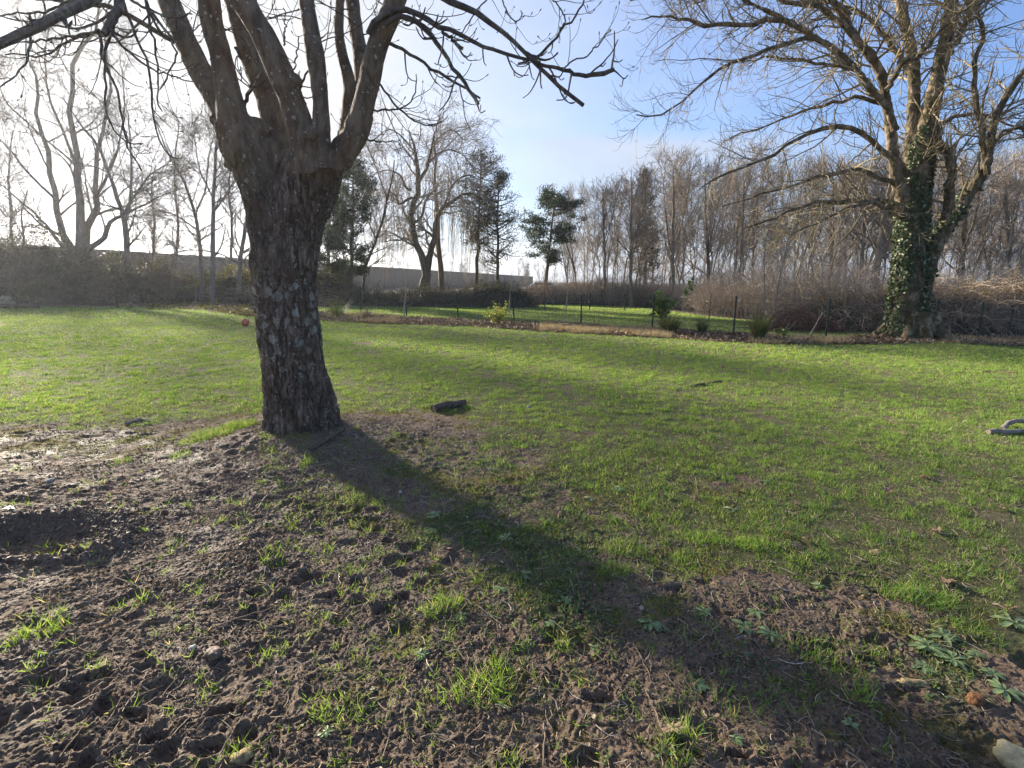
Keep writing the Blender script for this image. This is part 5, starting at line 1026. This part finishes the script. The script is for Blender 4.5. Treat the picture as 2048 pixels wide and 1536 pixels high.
# stump, block of stone
M['cut'] = simple_bark('cut_wood', (.20, .15, .10), (.34, .27, .19), 12); M['log'] = simple_bark('log_bark', (.05, .036, .026), (.17, .13, .095), 40)
def stump(px, py, r, h, label):
    p = gp(px, py); t_ = thing('tree_stump', label, 'stump', tuple(p)); P = np.array([[0, 0, -.05], [0, 0, .04], [0, 0, h*.6], [0, 0, h]]); V, f = tubes(P[None], np.array([[r*1.3, r*1.1, r, r*.95]]), 14); V[:, :2] *= 1+.12*perlin(V[:, 0]*9+3, V[:, 1]*9)[:, None]; link('bark', mesh_np('bark', V, f, M['log'], True), t_)
    P = np.array([[0, 0, h-.03], [0, 0, h-.004]]); V, f = tubes(P[None], np.array([[r*.9, r*.9]]), 14, True); link('cut_face', mesh_np('cut_face', V, f, M['cut']), t_)
stump(1130, 657, .13, .18, 'low dark tree stump on the bed by the fence')
def stone(name, px, py, s, m_, label, cat, seed=0, sub=3, dz=0):
    p = gp(px, py); n = 10; r_ = np.random.default_rng(seed); u = np.linspace(0, np.pi, n); v = np.linspace(0, 2*np.pi, 17)[:-1]; U, Vv = np.meshgrid(u, v, indexing='ij'); d = np.stack([np.sin(U)*np.cos(Vv), np.sin(U)*np.sin(Vv), np.cos(U)], -1).reshape(-1, 3)
    d = np.sign(d)*np.abs(d)**.8; d *= (1+.38*perlin(d[:, 0]*1.6+seed, d[:, 1]*1.6, d[:, 2]*1.6)+.16*perlin(d[:, 0]*4+seed, d[:, 1]*4, d[:, 2]*4))[:, None]; V = d*np.array(s)*.5; V[:, 2] += s[2]*.3+dz
    i = np.arange(n*16).reshape(n, 16); f = np.stack([i[:-1], np.roll(i[:-1], -1, 1), np.roll(i[1:], -1, 1), i[1:]], -1).reshape(-1, 4)[:, ::-1]
    o = link(name, mesh_np(name, V, [f], M[m_], True), None, tuple(p)); o.rotation_euler[2] = seed*.7; return tag(o, label, cat)
M['stone'] = simple_bark('stone', (.14, .12, .09), (.32, .28, .22), 60); M['yellow_stone'] = simple_bark('yellow_stone', (.26, .22, .12), (.48, .42, .26), 45); M['rot'] = simple_bark('rotten_wood', (.14, .10, .05), (.40, .31, .16), 70); M['cone'] = simple_bark('cone', (.10, .045, .02), (.26, .13, .06), 90); M['white'] = simple_bark('pale_chip', (.34, .33, .30), (.52, .50, .46), 60)
stone('stone', 2046, 1538, (.15, .12, .06), 'yellow_stone', 'pale yellow stone at the bottom right corner', 'stone', 3)
stone('stone', 485, 1518, (.07, .05, .03), 'rot', 'lumpy brownish stone in the mud at the bottom left', 'stone', 5)
stone('stone', 385, 1297, (.030, .022, .016), 'white', 'small white pebble in the mud left of the clod', 'stone', 6)
stone('earth_clod', 428, 1312, (.085, .06, .04), 'crumb', 'rough mossy clod of earth on the mud', 'clod', 8)
stone('stone', 1718, 684, (.20, .14, .11), 'stone', 'small pale block of stone near the foot of the ivy clad tree', 'stone', 9)
stone('stone', 1057, 815, (.05, .04, .03), 'white', 'small white chip in the grass right of the short log', 'stone', 10)
stone('stone', 100, 962, (.07, .035, .02), 'white', 'flat pale stone in the mud above the dug hole', 'stone', 11)
stone('stone', 801, 985, (.035, .025, .018), 'white', 'small white pebble below the shade of the trunk', 'stone', 12)
stone('stone', 254, 1022, (.04, .022, .016), 'stone', 'small pale stone right of the dug hole', 'stone', 13)
stone('bark_piece', 1752, 1106, (.095, .05, .016), 'rot', 'flat yellowish piece of bark in the grass', 'bark', 14)
stone('rotten_wood', 1824, 1368, (.125, .04, .020), 'rot', 'yellowish piece of rotten wood in the weeds at the lower right', 'wood', 0)
stone('pine_cone', 1952, 1402, (.05, .07, .035), 'cone', 'brown fallen pine cone at the lower right', 'pine cone', 16)
stone('concrete_lump', 338, 608, (.5, .3, .22), 'stone', 'pale concrete lump at the foot of the tall wooden stake', 'stone', 17)
# ball
p = gp(491, 652); r = .125; n = 24; u = np.linspace(0.02, np.pi-.02, n); v = np.linspace(0, 2*np.pi, 33)[:-1]; U, Vv = np.meshgrid(u, v, indexing='ij'); V = r*np.stack([np.sin(U)*np.cos(Vv), np.sin(U)*np.sin(Vv), np.cos(U)], -1).reshape(-1, 3); i = np.arange(n*32).reshape(n, 32); f = np.stack([i[:-1], np.roll(i[:-1], -1, 1), np.roll(i[1:], -1, 1), i[1:]], -1).reshape(-1, 4)[:, ::-1]
def ball_mat(b):
    p_ = pos(b, True); n_ = b.noise(p_, 9, 5, .7); s_ = b.n('ShaderNodeSeparateXYZ'); b.l(p_, s_.inputs[0]); seam = b.math('LESS_THAN', b.math('ABSOLUTE', s_.outputs[0]), .004)
    return pbsdf(b, b.mix(seam, b.mix(b.ramp(n_, [(.35, 0), (.65, 1)]), (.48, .10, .04), (.62, .24, .13)), (.12, .05, .03)), .6, b.noise(p_, 160, 2), .3, .002)
M['ball'] = mat('ball', ball_mat); o = link('ball', mesh_np('ball', V, [f], M['ball'], True), None, (p[0], p[1], p[2]+r*.95)); tag(o, 'worn orange red ball lying on the lawn left of the near trunk', 'ball')
# logs and sticks on the lawn
def flat(a, b_, r, z_=None): p, q_ = gp(*a), gp(*b_); p[2] += r*.8; q_[2] += r*.8; return p, q_
a, b_ = flat((867, 824), (929, 810), .05); n = 22; s_ = np.linspace(0, 1, n)[:, None]; P = a+(b_-a)*s_; P[:, 2] += .012*np.sin(s_[:, 0]*5); P[:, 1] += .010*np.sin(s_[:, 0]*7)
lt_ = thing('log', 'short dark log lying on the lawn right of the near trunk', 'log', tuple(a)); Rl = .047*(1+.06*np.sin(s_[:, 0]*17)); V, f = tubes(P[None], Rl[None], 22); ax = (b_-a)/np.linalg.norm(b_-a)
Vc = P.repeat(22, 0); V = Vc+(V-Vc)*(1+.16*perlin(V[:, 0]*22, V[:, 1]*22, V[:, 2]*22)+.10*perlin(V[:, 0]*60, V[:, 1]*60, V[:, 2]*60))[:, None]; link('bark', mesh_np('bark', V-a, f, M['log'], True), lt_)
for e_, sg in ((P[0], -1), (P[-1], 1)):
    Q = np.array([e_-ax*sg*.02, e_-ax*sg*.003]); V, f = tubes(Q[None], np.array([[.043, .041]]), 18, True); link('cut_end', mesh_np('cut_end', V-a, f, M['cut']), lt_)
a, b_ = flat((1375, 775), (1443, 764), .018); rod('stick', a, b_, .020, 'log', 'dark crooked stick lying in the middle of the lawn', 'stick')
a, b_ = flat((1976, 868), (2085, 866), .03); rod('branch_piece', a, b_, .034, 'left_bark', 'thick grey branch piece at the right edge of the lawn', 'branch', 10)
a, b_ = flat((2004, 862), (2090, 858), .035); rod('branch_piece', a, b_, .030, 'left_bark', 'curved grey branch piece lying over the straight one at the right edge', 'branch', 10, mid=(a+b_)/2+[0, .12, .05])
M['orange_twig'] = simple_bark('orange_twig', (.34, .18, .08), (.52, .32, .17), 14)
a, b_ = flat((1958, 743), (2070, 749), .012); rod('stick', a, b_, .014, 'orange_twig', 'long orange brown stick in the grass at the right edge', 'stick')
a, b_ = flat((868, 690), (900, 693), .008); rod('stick', a, b_, .009, 'pale_bark', 'thin pale stick on the lawn right of the near trunk', 'stick')
a, b_ = flat((253, 850), (282, 841), .02); rod('driftwood', a, b_, .028, 'left_bark', 'twisted grey piece of wood on the lawn edge left of the near trunk', 'wood', 8, end=.6)
a, b_ = flat((276, 838), (304, 845), .015); rod('driftwood', a, b_, .016, 'left_bark', 'thin curved grey piece of wood beside the twisted one', 'wood', 8, end=.5)
a, b_ = flat((1600, 725), (1622, 731), .006); rod('stick', a, b_, .008, 'pale_bark', 'tiny pale stick on the lawn before the ivy clad tree', 'stick')
a, b_ = flat((620, 900), (690, 862), .03); rod('root', a+[0, 0, -.02], b_, .026, 'log', 'bare root lying along the foot of the near trunk', 'root', 9, mid=(a+b_)/2+[.03, .05, .01], end=.5)
for i, (a, b_, r) in enumerate((((-20, 615), (40, 612), .10), ((-10, 604), (30, 606), .09), ((35, 596), (78, 618), .06), ((5, 592), (28, 618), .05), ((40, 615), (75, 616), .06), ((-30, 598), (20, 596), .08), ((20, 601), (60, 603), .06))):
    p, q_ = gp(a[0], 616), gp(b_[0], 617); p = at(a[0], a[1], p[1]+.3*i/7); q_ = at(b_[0], b_[1], q_[1]-.2); p[2] = max(p[2], r); q_[2] = max(q_[2], r)
    rod('cut_log', p, q_, r, 'left_bark' if i % 2 else 'log', 'grey cut log in the untidy pile at the left edge', 'log', 10, 'logs piled at the left edge')
# twigs on the mud
tw = [((123, 1428), (234, 1367)), ((120, 1516), (185, 1437)), ((185, 1314), (255, 1247)), ((431, 1531), (486, 1434)), ((328, 1355), (331, 1302)), ((460, 1235), (583, 1260)), ((583, 1260), (595, 1217)), ((410, 1262), (560, 1212)), ((211, 1449), (243, 1399)), ((954, 1211), (1010, 1258)), ((905, 1270), (931, 1323)), ((922, 1337), (981, 1384)), ((846, 1472), (902, 1516)), ((872, 1469), (963, 1519)), ((1088, 1446), (1086, 1534)), ((1270, 1295), (1314, 1388)), ((1684, 1373), (1780, 1369)), ((1647, 1145), (1821, 1162)), ((808, 1420), (815, 1480)), ((740, 1340), (830, 1345)), ((95, 1340), (150, 1300)), ((340, 1480), (378, 1440)), ((1140, 1160), (1148, 1190)), ((1020, 1475), (1030, 1440)), ((310, 928), (334, 897)), ((180, 915), (218, 938)), ((1560, 1190), (1600, 1240)), ((1330, 1470), (1290, 1380)), ((700, 1040), (742, 1070)), ((775, 1065), (835, 1093)), ((756, 1100), (775, 1132)), ((1130, 1478), (1190, 1500)), ((540, 1100), (640, 1120)), ((255, 1060), (262, 1030)), ((66, 1024), (70, 1004)), ((950, 1006), (1040, 1008)), ((1010, 1062), (1040, 1025)), ((880, 985), (895, 1010)), ((1850, 1440), (1990, 1420)), ((1250, 1195), (1310, 1180))]
for i in range(46):
    yy_ = 1.45+3.2*rg.random(); x_ = (rg.random()*2-1.25)*yy_*.85; q0, q1 = proj(np.array([[x_, yy_, 0]])); ln = 40+90*rg.random(); an = rg.random()*6.28
    tw.append(((float(q0[0]), float(q1[0])), (float(q0[0])+ln*math.cos(an), min(1560, float(q1[0])+ln*.5*math.sin(an)))))
TL = {0: 'long dry twig lying slanting in the mud at the lower left', 5: 'long bent twig on dark mud left of centre', 9: 'straight pale twig pointing down right by the centre tuft', 15: 'long thin twig beside the lone small rosette', 16: 'thin grey twig below the largest weed cluster at the lower right', 17: 'long dark twig along the edge of the bare patch at the right', 22: 'short pale stick standing out among the weeds at centre'}
for ti, (a, b_) in enumerate(tw):
    p, q_ = gp(*a), gp(*b_); p[2] += .004; q_[2] += .008; m_ = (p+q_)/2; m_[2] = max(m_[2], float(ghf(m_[0], m_[1])[0])+.004)
    rod('twig', p, q_, .0019+.0022*rg.random(), ('twig', 'straw', 'straw')[rg.integers(0, 3)], TL.get(ti, 'thin dry twig lying on the trampled mud'), 'twig', 5, 'dry twigs on the mud', mid=m_+rg.normal(0, .004, 3)*[1, 1, 0], end=.5)
# rosettes of weeds
def rosette(px, py, wpx, n, kind, label):
    n = int(n*2.2); p = gp(px, py); r = wpx*.46*mpp(p); A = Acc(); a = np.arange(n)*2.4+rg.normal(0, .2, n); L_ = r*(.35+.7*rg.random(n)); wd = L_*(.42 if kind else .34)*(.8+.4*rg.random(n)); lift = .1+.5*rg.random(n)
    for a_1, l_, w_, li_ in zip(a, L_, wd, lift):
        s = np.linspace(0, 1, 7); wv = w_*np.array([.16, .22, .42, .85, 1, .9, .25]); x_ = l_*s; z_ = l_*(li_*s-(li_+.02)*s**2)+.005+.008*li_; bd_ = rg.normal(0, .25)*l_*s**2; c_, s_ = math.cos(a_1), math.sin(a_1)
        m_ = np.stack([c_*x_-s_*bd_, s_*x_+c_*bd_, z_-.10*wv], 1); l1 = m_+np.stack([-s_*wv*.5, c_*wv*.5, .16*wv+0*s], 1); l2 = m_-np.stack([-s_*wv*.5, c_*wv*.5, -.16*wv+0*s], 1)
        V = np.stack([l1, m_, l2], 1).reshape(-1, 3); i = (np.arange(6)*3)[:, None]; A.add(V, [np.concatenate([i+[0, 1, 4, 3], i+[1, 2, 5, 4]])])
    o = link('weed_rosette', A.mesh('weed_rosette', M['rosette'], (0, 0, 0), True), None, tuple(p)); return tag(o, label, 'weed', 'leafy weeds on the bare ground')
M['rosette'] = leafy('rosette_leaf', (.12, .18, .07), (.32, .41, .19), (.44, .46, .26), .3, .4, .4, 40)
gl = 'small weed with rounded pale green leaves flat on the bare ground'
for (px, py, w_, n, lab) in ((1300, 1250, 60, 10, 'pale green weed rosette low in the middle right mud'), (1330, 1262, 34, 7, 'small weed growing against the pale rosette on its right'), (1408, 1228, 46, 9, 'weed rosette between the pale pair and the mossy patch'), (1490, 1255, 60, 10, None), (1540, 1272, 56, 10, None), (1512, 1228, 40, 8, None), (1396, 1372, 46, 9, 'lone small rosette in dark mud low right of centre'), (1855, 1296, 84, 13, 'largest weed rosette at the lower right, leftmost of its cluster'), (1905, 1322, 70, 12, None), (1885, 1275, 66, 11, None), (1845, 1338, 60, 10, None), (1950, 1312, 50, 9, None), (2010, 1385, 70, 12, None), (1985, 1350, 56, 9, None), (2030, 1250, 80, 12, 'weed rosette at the right edge above the large cluster'), (868, 1032, 40, 9, 'weed rosette just below the shade of the trunk'), (862, 1062, 36, 8, None), (1010, 1078, 38, 8, None), (842, 1312, 42, 7, 'weed with two pale leaves in the mud left of centre'), (922, 1235, 40, 8, None), (1465, 1022, 40, 7, None), (1530, 965, 34, 7, None), (1050, 1150, 34, 7, None), (1640, 1175, 36, 7, None), (745, 1383, 26, 4, 'tiny seedling with two pale leaves in the mud'), (650, 1470, 40, 7, None), (20, 1018, 34, 6, 'pale weed at the left edge above the dug hole'), (1130, 1200, 36, 8, None), (1190, 1300, 34, 7, None), (1700, 1450, 36, 7, None), (1470, 1480, 40, 8, None), (985, 940, 30, 7, None), (1180, 1000, 34, 7, None), (1240, 980, 34, 7, None), (1000, 1180, 34, 7, None), (1100, 1250, 34, 7, None)):
    rosette(px, py, w_, n, w_ < 50, lab or gl)
# fallen leaves
def leaf(px, py, s, mt, label, group):
    p = gp(px, py); nv = 26; a = np.linspace(0, 2*np.pi, nv, endpoint=False); lob = 1+.32*np.cos(a*9+rg.random()*2)*np.abs(np.sin(a*.5+1.57))+.08*rg.normal(size=nv); r_ = s*.5*lob*(1-.35*np.abs(np.sin(a)))
    x_ = r_*np.cos(a)*1.15; y_ = r_*np.sin(a); cz = lambda x, y: 6*(x*x*rg_c[0]+y*y*rg_c[1])+.2*x*rg_c[2]; rg_c = (rg.random(), rg.random()*1.6, rg.normal())
    V = [[0, 0, 0]]
    for k_ in (.5, 1.): V += [[x*k_, y*k_, cz(x*k_, y*k_)+.05*s*rg.normal()*k_] for x, y in zip(x_, y_)]
    i = np.arange(nv); j = (i+1) % nv; V = np.array(V); V[:, 2] += .004-V[:, 2].min()*.7; o = link('fallen_leaf', mesh_np('fallen_leaf', V, [np.stack([0*i, 1+i, 1+j], 1), np.stack([1+i, 1+nv+i, 1+nv+j, 1+j], 1)], M[mt]), None, (p[0], p[1], p[2]+.012)); o.rotation_euler = (rg.normal()*.3, rg.normal()*.3, rg.random()*6.28); return tag(o, label, 'leaf', group)
G1 = 'fallen leaves in the grass'
for (px, py, s, lab) in ((1446, 738, .14, 'pale curled leaf on the lawn above the dark stick'), (1576, 1075, .085, 'pale curled oak leaf standing in the grass right of centre'), (1592, 1096, .075, 'small pale leaf below the curled oak leaf'), (1611, 1085, .07, 'reddish brown leaf beside the curled oak leaf'), (1870, 1066, .085, 'pale star shaped oak leaf on the right of the lawn'), (1900, 1170, .085, 'pale pinkish oak leaf on the bare patch at the right'), (2020, 1222, .06, 'small crumpled pale leaf near the right edge'), (1650, 890, .06, None), (1572, 872, .06, None), (1782, 847, .08, None), (1805, 868, .06, None), (1717, 882, .05, None), (1848, 958, .09, None), (1960, 960, .07, None), (1774, 985, .08, None), (1820, 1012, .08, None), (2004, 1022, .07, None), (1322, 993, .06, None), (1560, 898, .05, None), (1685, 868, .05, None), (1115, 1030, .07, None), (1694, 1328, .05, 'small reddish leaf among the weeds at the lower right'), (1855, 1125, .04, None), (2008, 1105, .04, None), (898, 1103, .05, None), (1590, 1010, .06, None), (1480, 985, .05, None), (1010, 905, .05, None), (1900, 830, .07, None), (1740, 820, .06, None), (1340, 1468, .06, 'crumpled brown leaf in the mud at the bottom'), (1296, 1478, .05, None)):
    leaf(px, py, s, 'dead', lab or 'small pale dry leaf lying flat in the short grass', G1)

# bits of rotting leaf and dead blades
N = 26000; yy = np.sqrt(1.6+(6**2-1.6)*rg.random(N)); xx = (rg.random(N)*2-1)*1.12*yy; D = density(xx, yy); k = rg.random(N) < (.15+.85*sstep(-.2, .5, fbm(xx*2.2+9, yy*2.2, o=3)))*(1-.6*D); xx, yy = xx[k], yy[k]
q_ = rg.random(3500)**.7*1.15; a_q = rg.random(3500)*6.28; xx = np.concatenate([xx, TB[0]+(.3+q_)*np.cos(a_q)]); yy = np.concatenate([yy, TB[1]+(.28+q_*.9)*np.sin(a_q)])
V, f = leaves(np.stack([xx, yy, gh(xx, yy)+.006], 1), .006+.022*rg.random(len(xx))**2.5, rg, .7); tag(link('leaf_crumbs', mesh_np('leaf_crumbs', V, f, M['litter'])), 'crumbs of rotted leaf and bark trodden into the mud', 'leaf litter', kind='stuff')
A = Acc()
for y0_, y1_, dn, w_ in ((1.3, 4.5, 420, .0022), (4.5, 11, 200, .005), (11, 22, 60, .012)):
    N = int((y1_**2-y0_**2)*1.13*dn); yy = np.sqrt(y0_**2+(y1_**2-y0_**2)*rg.random(N)); xx = (rg.random(N)*2-1)*1.13*yy; g, bd_, wd_, D = cover_at(xx, yy); k = (rg.random(N) < (.25+.75*sstep(-.1, .5, fbm(xx*1.3+4, yy*1.3, o=3)))*(D > .25)*(1-bd_)*(1-wd_)); xx, yy = xx[k], yy[k]
    A.add(*blades(np.stack([xx, yy, gh(xx, yy, y0_ < 9)+.008], 1), (.03+.04*rg.random(len(xx)))*(1 if y0_ < 9 else 1.6), np.full(len(xx), w_), 2.2, rg))
tag(link('dead_grass', A.mesh('dead_grass', M['straw'])), 'dead straw coloured blades lying flat through the lawn', 'dead grass', kind='stuff')
# thin winter haze
V, f = box((0, 440, 14), (1000, 1060, 38)); hz = mesh_np('haze', V, f)
hm = bpy.data.materials.new('haze'); hm.use_nodes = True; hm.node_tree.nodes.clear(); hb = NB(hm.node_tree); ho = hb.n('ShaderNodeOutputMaterial'); pv = hb.n('ShaderNodeVolumePrincipled'); pv.inputs['Color'].default_value = (.93, .96, 1, 1); pv.inputs['Density'].default_value = .0006; pv.inputs['Anisotropy'].default_value = .6
hb.l(pv.outputs[0], ho.inputs['Volume']); hz.materials.append(hm); tag(link('haze', hz), kind='stuff')
